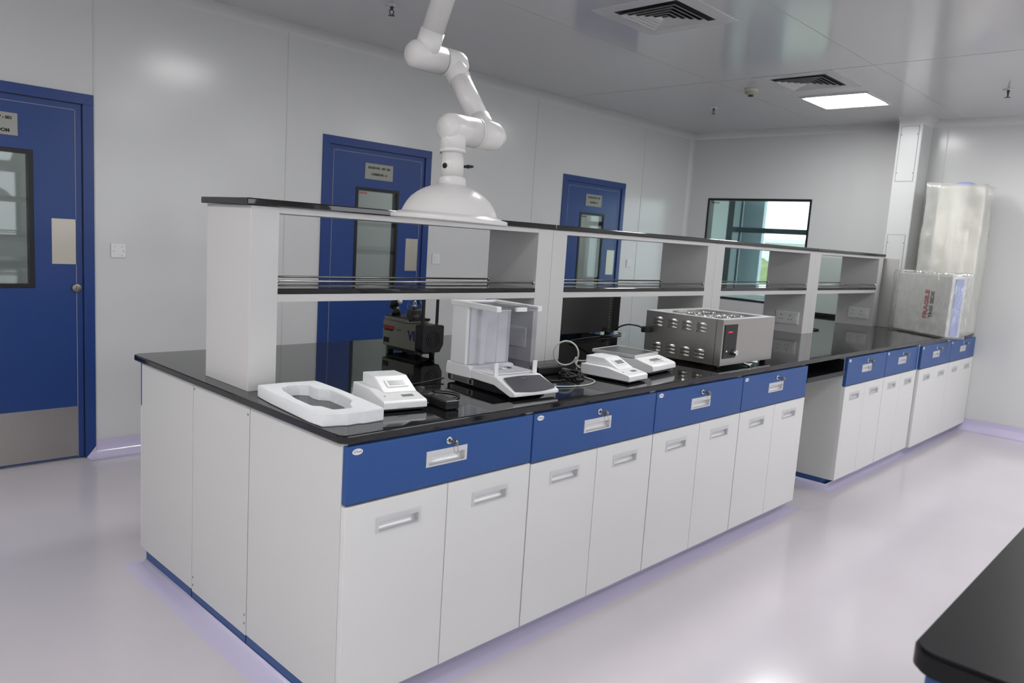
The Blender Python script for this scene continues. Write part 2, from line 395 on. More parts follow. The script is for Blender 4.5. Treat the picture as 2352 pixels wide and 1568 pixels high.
# ------------------------------------------------------------------ doors
def make_door(i, x0, wd, lines, sticker):
    fr = MB()
    F = .056                                 # frame face width
    fr.box(0, F, -.012, .1, FZ, DH-F, .002).box(wd-F, wd, -.012, .1, FZ, DH-F, .002)
    # mitred head
    fr.prism([(0, DH), (wd, DH), (wd-F, DH-F), (F, DH-F)], -.012, .1, 'y', .0015)
    fr.box(0, F, -.012, .1, DH-F-.001, DH-F, 0)
    fr.prism([(0, DH-F), (F, DH-F), (0, DH)], -.0119, .1, 'y').prism([(wd, DH-F), (wd, DH), (wd-F, DH-F)], -.0119, .1, 'y')
    root = struct('door_%d' % i, fr, M_dframe, loc=(x0, YW, 0))
    # rebate ring between the frame and the leaf
    g = MB(); G = F+.004
    g.box(F, F+.004, .0, .06, FZ+.012, DH-F).box(wd-F-.004, wd-F, .0, .06, FZ+.012, DH-F).box(F, wd-F, .0, .06, DH-F-.004, DH-F)
    struct('rebate', g, M_rub, root)
    s2 = MB(); S = .030
    s2.box(G, G+S, .0, .06, FZ+.012, DH-G-S, .001).box(wd-G-S, wd-G, .0, .06, FZ+.012, DH-G-S, .001).box(G, wd-G, .0, .06, DH-G-S, DH-G, .001)
    struct('frame_stop', s2, M_dframe, root)
    L0, L1, LT = G+S+.003, wd-G-S-.003, DH-G-S-.003
    struct('leaf_edge_strip', MB().box(L0-.003, L0, -.001, .05, FZ+.012, LT).box(L1, L1+.003, -.001, .05, FZ+.012, LT).box(L0, L1, -.001, .05, LT, LT+.003), M_strip, root)
    vx0, vx1, vz0, vz1 = .285, .672, 1.026, 1.755
    lf = MB().plate_hole(L1-L0, LT-FZ-.012, .044, (vx0-L0, vx1-L0, vz0-FZ-.012, vz1-FZ-.012), 0, mtx=Matrix.Translation((L0, .002, FZ+.012)))
    leaf = struct('door_leaf', lf, M_door, root)
    gk = MB().plate_hole(vx1-vx0, vz1-vz0, .054, (.022, vx1-vx0-.022, .022, vz1-vz0-.022), .002, mtx=Matrix.Translation((vx0, -.003, vz0)))
    gs = struct('window_gasket', gk, M_rub, leaf)
    pane = MB().box(vx0+.02, vx1-.02, .004, .008, vz0+.02, vz1-.02)
    pane.box(vx0+.02, vx1-.02, .036, .040, vz0+.02, vz1-.02)
    struct('vision_panel', pane, [M_clear], leaf)
    st = MB().text(sticker[0], .022, T_my(vx0+.03, .0032, vz1-.038), 0, 'LEFT', .0003, .0006)
    struct('maker_mark', st, sticker[1], leaf)
    sp = MB().box(.356, .605, -.003, .002, 1.818, 1.932, .0008)
    plate = struct('sign_plate', sp, M_sign, leaf)
    tx = MB()
    for t, sz, dx, dz in lines: tx.text(t, sz, T_my(.4805+dx, -.0032, 1.875+dz), 0, 'CENTER', .0003, .0012)
    struct('sign_lettering', tx, M_ink, plate)
    pp = struct('push_plate', MB().box(.755, .876 if i != 3 else .88, -.001, .0025, 1.158, 1.405, .0006), M_plate, leaf)
    struct('kick_plate', MB().box(L0+.004, L1-.001, -.001, .0025, FZ+.02, .35, .0006), M_steel, leaf)
    lk = MB().cyl((L1-.012+.012, -.014, 1.026), (L1, .01, 1.026), .024, n=24, bev=.003).box(L1-.003, L1+.003, -.017, -.013, 1.012, 1.04)
    struct('door_lock', lk, M_brass2, leaf)
    return root
M_strip = mat('edge_strip', (.30, .31, .36), .4)
M_rod = mat('rod_steel', (.42, .41, .39), .3, 1)
M_shelfw_dim = mat('shelf_white_shaded', (.64, .63, .62), .4, spec=.4)  # cabinet white, with the dimmer light on the posts put into the colour
M_brass2 = mat('lock_metal', (.28, .26, .23), .35, .9)
make_door(1, DX[0], DW[0], [('ROOM NO : 007 - 001', .021, 0, .030), ('(B)', .02, .0, -.002), ('COLD ROOM', .024, .015, -.034)], ('Gemma', M_red))
make_door(2, DX[1], DW[1], [('ROOM NO - 007  004', .021, 0, .026), ('CORRIDOR - A', .021, 0, -.020)], ('Gemma', M_red))
make_door(3, DX[2], DW[2], [('ROOM NO. 007  005', .021, 0, .026), ('CHANGE - II', .022, 0, -.020)], ('Gemma', M_ink))

# rooms seen through the door panes: plain lit rooms behind the door wall
mb = MB()
for k, (x, wd) in enumerate(zip(DX, DW)):
    x0, x1 = x-.5, x+wd+.75
    mb.box(x0, x1, 5.6, 5.65, FZ, CZ).box(x0-.05, x0, YW+.12, 5.65, FZ, CZ).box(x1, x1+.05, YW+.12, 5.65, FZ, CZ)
    mb.box(x0, x1, YW+.12, 5.65, FZ-.05, FZ).box(x0, x1, YW+.12, 5.65, CZ, CZ+.05)
M_rear = mat('rear_room', (.5, .52, .5), .4)
struct('wall_rear_rooms', mb, M_rear)
for k, (x, wd) in enumerate(zip(DX, DW)):
    tag(MB().box(x+wd/2-.2, x+wd/2+.5, 3.9, 4.5, CZ-.01, CZ-.002).build('ceiling_light', M_rearfill), 'fill light added to brighten the room behind the %s door, out of sight' % ('first', 'second', 'third')[k], 'ceiling light')  # unseen panels, added to light what shows through the door panes

# ------------------------------------------------------------------ end wall window and what lies behind it
g = .022
fr = MB().plate_hole(WY1-WY0, WZ1-WZ0, .10, (g, WY1-WY0-g, g, WZ1-WZ0-g), .0, mtx=Matrix.Translation((XW-.004, WY0, WZ0)) @ Matrix(((0, 1, 0, 0), (1, 0, 0, 0), (0, 0, 1, 0), (0, 0, 0, 1))))
win = struct('window_1', fr, M_rub)
struct('window_glass', MB().box(XW+.01, XW+.016, WY0+.02, WY1-.02, WZ0+.02, WZ1-.02), M_wglass, win)
struct('maker_mark', MB().text('Gemma', .03, T_mx(XW+.007, WY1-.04, WZ1-.045), 0, 'LEFT', .0003, .0006), M_ink, win)
# corridor beyond
OX = 8.2
mb = MB().box(XW+.1, OX+.2, -.6, 4.4, FZ-.05, FZ).box(XW+.1, OX+.2, -.6, 4.4, CZ, CZ+.05)
mb.box(XW+.1, OX+.2, 4.4, 4.45, FZ, CZ).box(XW+.1, OX+.2, -.65, -.6, FZ, CZ)
mb.box(OX, OX+.12, 3.39, 4.4, FZ, CZ).box(OX, OX+.12, -.6, 3.39, FZ, .95).box(OX, OX+.12, -.6, 3.39, 2.35, CZ)
struct('wall_corridor', mb, M_teal)
f = MB()
f.box(OX-.02, OX+.06, 3.31, 3.39, .95, 2.35).box(OX-.02, OX+.06, -.6, 3.31, 1.735, 1.80).box(OX-.02, OX+.06, -.6, 3.31, 2.28, 2.35)
for y in (2.0, .9, -.3): f.box(OX-.02, OX+.06, y, y+.05, .95, 2.35)
wi = struct('window_5', f, M_frame)
struct('mullion', MB().box(OX-.01, OX+.07, 3.215, 3.31, .95, 2.35), M_mull, wi)
struct('mullion_gasket', MB().box(OX-.012, OX+.02, 3.20, 3.215, .95, 2.35), M_frame, wi)
struct('window_glass', MB().box(OX+.02, OX+.026, -.6, 3.31, .95, 2.35), M_out, wi)
struct('window_sill', MB().box(OX-.08, OX+.1, -.6, 3.31, .92, .95), M_trim, wi)
mb = MB().box(OX-.42, OX-.03, 2.97, 3.05, FZ, CZ, .004).box(OX-.42, OX-.34, 2.97, 3.29, FZ, CZ, .004)
struct('wall_outer_fin', MB().box(OX+.25, OX+.33, 3.02, 3.9, -4, 5), M_bluegrey)
# outdoors
gr = MB().box(8.6, 160, -60, 120, -4.1, -4.0); struct('ground', gr, M_ground)
t = thing('building', 'pale low building far outside the end window', 'building', (70, 26, -4))
m_ = MB().box(-6, 6, -22, 4, 0, 6.6)
t2 = m_.build('wall', M_bldg, t)
for k in range(12): MB().box(-6.05, -6, -20.5+k*2, -19.2+k*2, 4.6, 5.8).build('window', M_bwin, t)
MB().box(-6.3, 6.3, -22.3, 4.3, 6.6, 7.0).build('roof', M_bldg, t)
def tree(x, y, h, r, label):
    t = thing('tree', label, 'tree', (x, y, -4))
    b = bmesh.new(); bmesh.ops.create_icosphere(b, subdivisions=5, radius=1)
    for v in b.verts:
        n_ = noise.noise(v.co*2.3+Vector((x, y, 0)))+.5*noise.noise(v.co*6+Vector((y, x, 0)))
        v.co = v.co*(1+.16*n_); v.co = Vector((v.co.x*r, v.co.y*r, v.co.z*h*.36+h*.62))
    m_ = MB(); m_._merge(b, 0, None, True); m_.build('crown', M_leaf, t)
    MB().cyl((0, 0, 0), (0, 0, h*.5), .22, .14, 10).build('trunk', mat('bark', (.1, .07, .05), .9), t)
for k, (x, y, h, r, l) in enumerate([(38, 17.6, 5.3, 2.0, 'green tree outside, seen through the end window, nearer and left of the pair'),
                                     (47, 13.5, 5.0, 2.2, 'rounded green tree outside the end window, right of the pair')]):
    tree(x, y, h, r, l)

# ================================================================== CEILING FITTINGS
def ceiling_light(x, y, label, hw=.275):
    t = thing('ceiling_light', label, 'ceiling light', (x, y, CZ), group='square ceiling panel lights')
    m_ = MB().plate_hole(2*hw, 2*hw, .010, (.022, 2*hw-.022, .022, 2*hw-.022), .002, mtx=Matrix.Translation((-hw, -hw, -.010)) @ Matrix(((1, 0, 0, 0), (0, 0, 1, 0), (0, 1, 0, 0), (0, 0, 0, 1))))
    m_.build('frame', M_ventw, t)
    b = hw-.035
    m_ = MB().prism(arc((b-.03, b-.03), .03, 0, PI/2, 5)+arc((-b+.03, b-.03), .03, PI/2, PI, 5)+arc((-b+.03, -b+.03), .03, PI, PI*1.5, 5)+arc((b-.03, -b+.03), .03, PI*1.5, 2*PI, 5), -.005, -.002)
    m_.build('diffuser', M_lamp, t)
    MB().box(-hw+.02, hw-.02, -hw+.02, hw-.02, -.0018, -.0004).build('backing', M_ventw, t)
    return t
ceiling_light(5.265, .855, 'bright square ceiling light glowing beside the far air vent')
for x, y, l in [(1.72, .72, 'ceiling light above the bench just out of frame over the hood arm'),
                (5.3, -1.35, 'added fill light over the far right floor, out of frame'), (2.3, -1.9, 'added fill light over the floor beside the black table, out of frame'),  # this and the following lamps are unseen, added to lift the room light
                (-2.1, .5, 'added fill light at the left, out of frame'), (-1.7, -2.6, 'added fill light behind the camera'), (-1.7, -.6, 'added fill light directly over the camera'), (4.6, -3.6, 'added fill light by the outer windows, out of frame')]:
    ceiling_light(x, y, l)

def ceiling_vent(x, y, label):
    t = thing('ceiling_vent', label, 'air vent', (x, y, CZ), group='square four-way ceiling air diffusers')
    H = .295
    R = Matrix(((1, 0, 0, 0), (0, 0, 1, 0), (0, 1, 0, 0), (0, 0, 0, 1)))
    MB().plate_hole(2*H, 2*H, .003, (.09, 2*H-.09, .09, 2*H-.09), .001, mtx=Matrix.Translation((-H, -H, -.003)) @ R).build('frame', M_ventw, t)
    MB().box(-.2, .2, -.2, .2, -.0025, -.0006).build('backing', M_hole, t)
    for k in range(5):
        h1 = .178-.034*k; h0 = h1-.018
        b = bmesh.new()
        # square louvre cone: low outer lip rising to the centre
        lo = [b.verts.new((sx*h1, sy*h1, -.016)) for sx, sy in ((-1, -1), (1, -1), (1, 1), (-1, 1))]
        hi = [b.verts.new((sx*h0, sy*h0, -.003)) for sx, sy in ((-1, -1), (1, -1), (1, 1), (-1, 1))]
        lo2 = [b.verts.new((sx*(h1-.002), sy*(h1-.002), -.0165)) for sx, sy in ((-1, -1), (1, -1), (1, 1), (-1, 1))]
        for i in range(4):
            j = (i+1) % 4
            b.faces.new((lo[i], lo[j], hi[j], hi[i])); b.faces.new((lo[i], lo[j], lo2[j], lo2[i])); b.faces.new((lo2[i], lo2[j], hi[j], hi[i]))
        m_ = MB(); m_._merge(b); m_.build('louvre', M_ventw, t)
    return t
ceiling_vent(2.58, .84, 'black-slotted square air vent nearer the camera, right of the hood arm')
ceiling_vent(4.50, .84, 'farther slotted square air vent beside the lit ceiling panel')

def sprinkler(x, y, label):
    t = thing('sprinkler', label, 'sprinkler', (x, y, CZ), group='ceiling sprinklers')
    MB().lathe([(0, 0), (.036, 0), (.034, -.004), (.018, -.008), (0, -.008)], 20).build('escutcheon', M_ventw, t)
    MB().cyl((0, 0, -.006), (0, 0, -.028), .010, .008, 12).build('body', M_brass, t)
    m_ = MB().tube(smooth_path([(-.012, 0, -.026), (-.014, 0, -.04), (-.004, 0, -.055)]), .003, 6).tube(smooth_path([(.012, 0, -.026), (.014, 0, -.04), (.004, 0, -.055)]), .003, 6)
    m_.build('frame_arm', M_brass, t)
    m_ = MB().cyl((0, 0, -.055), (0, 0, -.058), .014, n=16)
    for k in range(8): m_.box(.010, .02, -.002, .002, -.058, -.056, mtx=Matrix.Rotation(k*PI/4, 4, 'Z'))
    m_.build('deflector', M_brass, t)
sprinkler(1.616, 2.059, 'small dark sprinkler head above the second door, left of the hood arm')
sprinkler(5.138, 1.973, 'tiny sprinkler head hanging from the ceiling left of the lit panel')
sprinkler(5.308, -.275, 'sprinkler head on the ceiling at far right')
t = thing('smoke_detector', 'cream domed smoke detector on the ceiling left of the farther vent', 'smoke detector', (4.56, 1.32, CZ))
MB().lathe([(0, 0), (.055, 0), (.055, -.012), (.045, -.018), (0, -.018)], 28).build('base', M_ventw, t)
MB().lathe([(.048, -.016), (.048, -.03), (.036, -.042), (.02, -.046), (0, -.046)], 28).build('dome', M_yellow, t)
MB().lathe([(.02, -.044), (.02, -.056), (0, -.056)], 16).build('sensor_tip', M_dark, t)

# ================================================================== LAB BENCH
HANDLE_W, HANDLE_H = .164, .049
def handle(parent, cx, cz, y=-.020):
    # recessed pull: flange, lip and scoop
    x0, z0 = cx-HANDLE_W/2, cz-HANDLE_H/2
    m_ = MB().plate_hole(HANDLE_W, HANDLE_H, .0035, (.010, HANDLE_W-.010, .005, HANDLE_H-.016), .001, mtx=Matrix.Translation((x0, y-.0025, z0)))
    ins0, ins1 = x0+.010, x0+HANDLE_W-.010
    zt, zb = z0+HANDLE_H-.016, z0+.005
    b = bmesh.new(); prof = [(y+.0005, zt)]
    for k in range(9):
        t = PI/2*k/8
        prof.append((y+.001+.017*math.cos(t*1.0), zb+(zt-zb)*(1-math.sin(t)) if 0 else zt-(zt-zb)*math.sin(t)))
    L = [b.verts.new((ins0, a, c)) for a, c in prof]; R = [b.verts.new((ins1, a, c)) for a, c in prof]
    for k in range(len(prof)-1): b.faces.new((L[k], L[k+1], R[k+1], R[k]))
    b.faces.new(L[::-1]); b.faces.new(R)
    m_._merge(b, 0, None, False)
    return m_.build('handle', M_sat, parent)

BADGE = ('D\'Tech',)
def drawer(root, x0, x1, z0, z1, key=True, t=.020, tilt=0, skew=0):
    cx = (x0+x1)/2-.012
    hz = .7875
    m_ = MB().plate_hole(x1-x0, z1-z0, t, (cx-x0-.075, cx-x0+.075, hz-z0-.020, hz-z0+.012), .003, mtx=Matrix.Translation((x0, -t, z0)))
    d = m_.build('drawer', M_blue, root)
    handle(d, cx, hz, -t)
    # box behind the front (keeps the scoop closed off)
    lz = .836
    m_ = MB().cyl((cx+.003, -t-.006, lz), (cx+.003, -t+.002, lz), .0115, n=24, bev=.0015)
    m_.box(cx+.001, cx+.005, -t-.0075, -t-.005, lz-.006, lz+.006, mi=1)
    m_.build('lock', [M_chrome, M_dark], d)
    if key:
        m_ = MB().box(cx+.0015, cx+.0045, -t-.030, -t-.006, lz-.004, lz+.004, .0008)
        m_.cyl((cx+.001, -t-.034, lz-.001), (cx+.005, -t-.034, lz-.001), .0105, n=18)
        m_.tube([(cx+.003+.0*k, -t-.036+.009*math.cos(k*PI/8), lz-.018+.014*math.sin(k*PI/8)) for k in range(16)], .0008, 6, closed=True)
        m_.build('key', M_brass2, d)
    # oval maker badge
    bx, bz = x0+.032, z1-.016
    ov = [(bx+.017*math.cos(2*PI*k/28), bz+.0088*math.sin(2*PI*k/28)) for k in range(28)]
    m_ = MB().prism(ov, -t-.0012, -t, 'y')
    m_.text(BADGE[0], .0088, T_my(bx+.0005, -t-.0014, bz), 1, 'CENTER', .0002)
    m_.build('badge', [M_plast, M_navy], d)
    return d
def door(root, x0, x1, z0, z1, t=.020, side=1):
    cx = (x0+x1)/2; hz = .6235
    m_ = MB().plate_hole(x1-x0, z1-z0, t, (cx-x0-.075, cx-x0+.075, hz-z0-.020, hz-z0+.012), .002, mtx=Matrix.Translation((x0, -t, z0)))
    d = m_.build('door', M_white, root)
    handle(d, cx, hz, -t)
    return d

ZB, ZK = .098, .066       # underside of the doors, top of the cove
ZS = .694
def cabinet(x, y, W, label, dy=0, drop=0, first=False):
    r = thing('base_cabinet', label, 'cabinet', (x, y+.0, 0), group='white base cabinets with blue drawers')
    D = .52
    m_ = MB()
    m_.box(0, .018, .001, D, ZB, .875, .001).box(W-.018, W, .001, D, ZB, .875, .001)
    m_.box(.018, W-.018, .03, D, ZB, ZB+.018).box(.018, W-.018, D-.012, D, ZB, .875).box(.018, W-.018, .03, D, .857, .875)
    m_.box(.018, W-.018, .020, .030, ZB, .875)
    m_.build('body', M_side, r)
    MB().box(.001, W-.001, .05, D, FZ, ZB).build('toe_kick', M_kick, r)
    drawer(r, .003, W-.003, ZS+.003-drop, .868)
    h = W/2
    door(r, .003, h-.0015, ZB+.001, ZS-.003-drop); door(r, h+.0015, W-.003, ZB+.001, ZS-.003-drop)
    return r
W1 = .75
near = ['white cabinet with blue drawer at the near corner of the bench', 'second white cabinet with blue drawer from the near corner, below the balance',
        'third white cabinet from the near corner, below the two white weighing devices', 'white cabinet with blue drawer left of the open knee space, below the steel bath']
for k in range(4): cabinet(k*W1, 0, W1, near[k], drop=-.006 if k == 0 else 0)
far = [(3.584, .69, 0, 'white cabinet right of the open knee space, its side panel showing'), (4.276, .69, 0, 'narrow looking white cabinet second right of the knee space'),
       (4.975, .76, -.02, 'white cabinet third right of the knee space, below the small wrapped carton'), (5.737, .76, -.02, 'last white cabinet against the end wall at far right')]
for x, wd, dy, l in far: cabinet(x, dy, wd, l)
# first cabinet of the rear row: only its end panel and drawer edge show
r = thing('base_cabinet', 'rear-row cabinet whose plain end panel is leftmost at the bench end', 'cabinet', (.75, 1.42, 0), PI, group='white base cabinets with blue drawers')
m_ = MB().box(0, .75, .001, .475, ZB+.001, .875, .001); m_.build('body', M_side, r)
MB().box(.001, .75, .05, .475, FZ, ZB+.001).build('toe_kick', M_kick, r)
drawer(r, .003, .747, ZS+.003, .868, key=False); door(r, .003, .3735, ZB+.001, ZS-.003); door(r, .3765, .747, ZB+.001, ZS-.003)
# service core between the rows
r = thing('service_panel', 'flat white filler panel between the two cabinet ends at the bench end', 'panel', (0, .526, 0))
MB().box(0, 6.2, 0, .414, .094, .875, .001).build('panel', M_side, r)
MB().box(.001, 6.2, .001, .413, FZ, .094).build('toe_kick', M_kick, r)
for y, z in ((.008, .845), (.008, .165), (.008, .135), (.404, .855), (.404, .15), (.404, .12)):
    MB().cyl((-.002, y, z), (.001, y, z), .004, n=10).build('screw', M_grey, r)

# floor coves round the bench blocks
def bench_cove(path):
    # flat vertical upstand then a wide curve out to the floor
    prof = [(-.0005, FZ+.027), (-.003, FZ+.0265)]
    R = .052
    for k in range(9):
        t = PI/2*k/8
        prof.append((-(.003+R*(1-math.cos(t))), FZ+.0008+.0255*(1-math.sin(t))))
    prof.append((-.073, FZ+.0004))
    return MB().sweep(path, prof)
def wide_cove(path): return bench_cove(path)
struct('trim_%d' % n, wide_cove([(3.0, 1.37), (0, 1.37), (0, .028), (3.0, .028), (3.0, 1.2)]), M_cove); n += 1
struct('trim_%d' % n, wide_cove([(3.584, 1.2), (3.584, .028), (XW, .028)]), M_cove); n += 1

# knee space: low shelf board and sliding black tray
r = thing('keyboard_tray', 'black sliding tray under the worktop in the knee space', 'tray', (3.02, .0, 0))
MB().box(.0, .56, -.012, .40, .765, .778, .003).box(.0, .56, -.014, -.006, .765, .795, .003).build('tray_board', M_dark, r)
for xx in (0, .548): MB().box(xx, xx+.012, .0, .42, .778, .86).build('slide', M_dark, r)
MB().box(.39, .42, .28, .31, .778, .874).build('bracket', M_dark, r)
r = thing('shelf_board', 'low white shelf board inside the knee space near the floor', 'shelf', (3.02, .0, 0))
MB().box(0, .35, .20, .50, .118, .136, .002).build('board', M_white, r)
MB().box(0, .35, .22, .50, FZ+.02, .116, .002).build('toe_kick', M_kick, r)

# worktop
m_ = MB()
o_ = arc((.012, .012), .03, PI*1.5, PI, 6)
pts = [(XW, -.018)]+[(-.016+.028-.028*math.sin(t), -.018+.028-.028*math.cos(t)) for t in [PI/2*k/6 for k in range(7)]]
pts += [(-.016+.028-.028*math.cos(t), 1.478-.028+.028*math.sin(t)) for t in [PI/2*k/6 for k in range(7)]]+[(XW, 1.478)]
b = bmesh.new()
lo = [b.verts.new((x, y, .876)) for x, y in pts]; hi = [b.verts.new((x, y, HS)) for x, y in pts]; N = len(pts)
b.faces.new(lo); top = b.faces.new(hi[::-1])
for k in range(N): b.faces.new((lo[k], hi[k], hi[(k+1) % N], lo[(k+1) % N]))
bmesh.ops.recalc_face_normals(b, faces=b.faces)
es = [e for e in b.edges if (all(v in hi for v in e.verts) or all(v in lo for v in e.verts)) and not all(abs(v.co.x-XW) < 1e-4 for v in e.verts)]
bmesh.ops.bevel(b, geom=es, offset=.005, segments=3, affect='EDGES', profile=.5)
m_._merge(b)
tag(m_.build('worktop', M_black), 'long glossy black stone worktop covering the whole lab bench', 'worktop')

# ------------------------------------------------------------------ reagent shelf on the bench
SY0, SY1 = .615, .93
bx = [.038, 1.513, 3.006, 4.462, 5.90]
sl = ['first white reagent shelf unit, at the near left end of the bench', 'second reagent shelf unit, above the white weighing devices', 'third reagent shelf unit, behind the steel bath',
      'last and farthest reagent shelf unit beside the wrapped column']
for k in range(4):
    x0, x1 = bx[k], bx[k+1]; L = x1-x0
    t = thing('reagent_shelf', sl[k], 'shelf', (x0, 0, HS), group='reagent shelf units on the bench')
    for a in (0, L-.1-.001):
        MB().box(a+.0005, a+.1, SY0, SY1, 0, .608, .0012).build('post', M_shelfw_dim, t)
    e0 = -.018 if k == 0 else .001; e1 = L+(.015 if k == 3 else -.001)
    MB().box(e0, e1, SY0-.012, SY1+.012, .609, .631, .004, seg=3).build('top_board', M_black, t)
    MB().box(.1, L-.1, SY0+.001, SY1-.001, .589, .6085).build('top_rail', M_shelfw_dim, t)
    MB().box(.1, L-.1, SY0-.001, SY1+.001, .322, .341, .002).build('shelf_board', M_black, t)
    MB().box(.1, L-.1, SY0+.001, SY1-.001, .296, .3215).build('shelf_rail', M_shelfw_dim, t)
    for y, z in ((SY1-.012, .358), (SY0+.012, .365), ):
        MB().cyl((.1, y, z), (L-.1, y, z), .0042, n=10).build('guard_rod', M_rod, t)
        for xx in (.1, L-.106): MB().cyl((xx, y, z), (xx+.006, y, z), .008, n=12).build('rod_mount', M_chrome, t)

def socket(x, label, n_out):
    t = thing('socket_outlet', label, 'socket', (x, .735, 1.01), group='white socket plates on the shelf posts')
    MB().box(-.008, 0, -.088, .088, -.046, .046, .002).build('plate', M_plast, t)
    MB().box(-.0095, -.007, -.080, .080, -.039, .039, .0006).build('insert', M_plast2, t)
    for y in ((.045, -.025) if n_out == 2 else (.03,)):
        m_ = MB()
        for dy, dz, r in ((0, .018, .0045), (.011, -.012, .0036), (-.011, -.012, .0036)): m_.cyl((-.0102, y+dy, dz), (-.009, y+dy, dz), r, n=10)
        m_.build('pin_hole', M_dark, t)
    MB().box(-.012, -.009, -.074, -.058, -.016, .016, .001).build('rocker_switch', M_plast, t)
socket(1.411, 'white socket plate seen through the balance glass', 1)
socket(4.3605, 'white double socket plate right behind the steel bath', 2)
socket(5.7985, 'farthest white double socket plate, by the wrapped carton', 2)

# wall switches
def wall_plate(x, z, label, kind):
    t = thing('wall_switch', label, 'switch', (x, YW, z), group='white plates on the door wall')
    MB().box(-.04, .04, -.010, 0, -.04, .04, .003).build('plate', M_plast, t)
    m_ = MB()
    if kind == 0:
        for dx, dz, r in ((-.022, .024, .0025), (.018, .024, .0028), (-.028, -.002, .003), (.026, -.002, .003), (.018, -.028, .0025)):
            m_.cyl((dx, -.011, dz), (dx, -.009, dz), r, n=8)
        m_.build('screw_hole', M_grey, t)
    else:
        m_.box(-.026, .026, -.013, -.009, -.026, .026, .002); m_.build('rocker_switch', M_plast2, t)
wall_plate(.452, 1.241, 'square white blanking plate between the first and second door', 0)
wall_plate(2.838, 1.257, 'white switch plate right of the second door', 1)
wall_plate(5.472, 1.279, 'white switch plate right of the third door', 1)

# ================================================================== EXTRACTION HOOD ARM
t = thing('extraction_arm', 'white jointed fume extraction arm hanging from the ceiling with dome hood', 'extraction arm', (0, 0, 0))
hx, hy = .452, .129
T = Matrix.Translation((hx, hy, 1.497)) @ Matrix.Rotation(math.radians(1.1), 4, 'Y') @ Matrix.Rotation(math.radians(1.0), 4, 'X')
prof = [(.183, .0), (.184, .002), (.184, .010), (.182, .013), (.166, .016), (.160, .020), (.152, .021), (.150, .024)]
prof += [(.146, .034), (.137, .051), (.1245, .068), (.107, .083), (.087, .0955), (.067, .1045), (.050, .110)]
prof += [(.046, .113), (.044, .113), (.044, .110)]
prof += [(r-.003, z-.003) for r, z in reversed(prof[7:-3])]+[(.147, .014), (.176, .006), (.183, .0)]
MB().lathe(prof, 72, mtx=T).build('dome', M_hood, t)
col_c = Vector((.463, .136, 1.602)); n_c = Vector((.470, .150, 1.71))
d_ = (n_c-col_c).normalized()
MB().cyl(col_c, col_c+d_*.030, .044, .042, 36, bev=.003).build('collar', M_hood, t)
nk = MB().cyl(col_c+d_*.028, n_c+d_*.006, .0355, n=36); nk = nk.build('neck_tube', M_hood, t)
k1 = MB().cyl((.43, .125, 1.675), (.415, .11, 1.675), .008, n=14)
k1 = MB(); p = Vector((.470, .147, 1.668))
rgt = _R; fw = Vector((_f.x, _f.y, 0)).normalized()
side_l = (-rgt*.55-fw*.83).normalized(); side_r = (rgt*1.0+fw*.05).normalized()
MB().cyl(p+side_l*.030, p+side_l*.041, .009, n=16, bev=.002).build('damper_knob', M_dark, t)
m_ = MB().cyl(p+side_r*.033, p+side_r*.050, .0045, n=12).cyl(p+side_r*.046, p+side_r*.066, .0065, .003, 12); m_.build('damper_lever', M_dark, t)
y1, z1 = .155, 1.785
# lower joint: elbow half on the neck and the swivel half of the middle tube
def endcap(m_, xa, xb, y, z, r, n=36):
    # cylinder along x with domed free end at xa (sign by order), plain at xb
    s = 1 if xb > xa else -1
    prof = [(0, 0), (r*.66, .0), (r*.70, .003), (r*.86, .008), (r*.96, .019), (r, .034), (r, abs(xb-xa))]
    q = Matrix.Translation((xa, y, z)) @ (Matrix.Rotation(PI/2 if s > 0 else -PI/2, 4, 'Y'))
    return m_.lathe(prof+[(0, abs(xb-xa))], n, 0, q)
m_ = MB(); endcap(m_, .430, .5660, y1, z1, .047); m_.cyl((.472, .152, z1), n_c+Vector((0, 0, .0)), .0400, .0400, 36); m_.lathe([(.0402, 0), (.0415, .004), (.0402, .010)], 36, mtx=Matrix.Translation(n_c) @ d_.to_track_quat('Z', 'Y').to_matrix().to_4x4())
m_.build('lower_elbow', M_hood, t)
MB().cyl((.5655, y1, z1), (.5715, y1, z1), .0485, n=36, bev=.001).build('joint_ring', M_hood, t)
y2, z2 = .346, 2.031
m_ = MB(); endcap(m_, .672, .571, y1, z1, .047)
A = Vector((.618, y1, z1)); B = Vector((.618, y2, z2)); u = (B-A).normalized()
m_.cyl(A, A+u*.07, .0400, .0385, 36)
m_.build('lower_swivel', M_hood, t)
MB().cyl((.668, y1, z1), (.684, y1, z1), .030, .026, 28, bev=.003).build('joint_cap', M_hood, t)
MB().cyl(A+u*.06, B-u*.05, .0355, n=36).build('middle_tube', M_hood, t)
m_ = MB(); endcap(m_, .665, .5715, y2, z2, .046); m_.cyl(B, B-u*.075, .0400, .0385, 36)
m_.build('upper_swivel', M_hood, t)
MB().cyl((.662, y2, z2), (.676, y2, z2), .028, .024, 28, bev=.003).build('joint_cap', M_hood, t)
MB().cyl((.5665, y2, z2), (.5717, y2, z2), .0455, n=36, bev=.001).build('joint_ring', M_grey, t)
m_ = MB(); endcap(m_, .436, .5668, y2, z2, .046)
A3 = Vector((.497, y2, z2)); B3 = Vector((.497, .0065, CZ)); u3 = (B3-A3).normalized()
m_.cyl(A3, A3+u3*.085, .0410, .0400, 36); m_.build('upper_elbow', M_hood, t)
MB().cyl(A3+u3*.078, B3-u3*.1, .0370, n=36).build('upper_tube', M_hood, t)
m_ = MB().cyl(B3-u3*.12, B3-u3*.05, .045, n=32).cyl((.497, .03, CZ), (.497, .03, CZ-.06), .09, .075, 36, bev=.004); m_.build('ceiling_mount', M_hood, t)

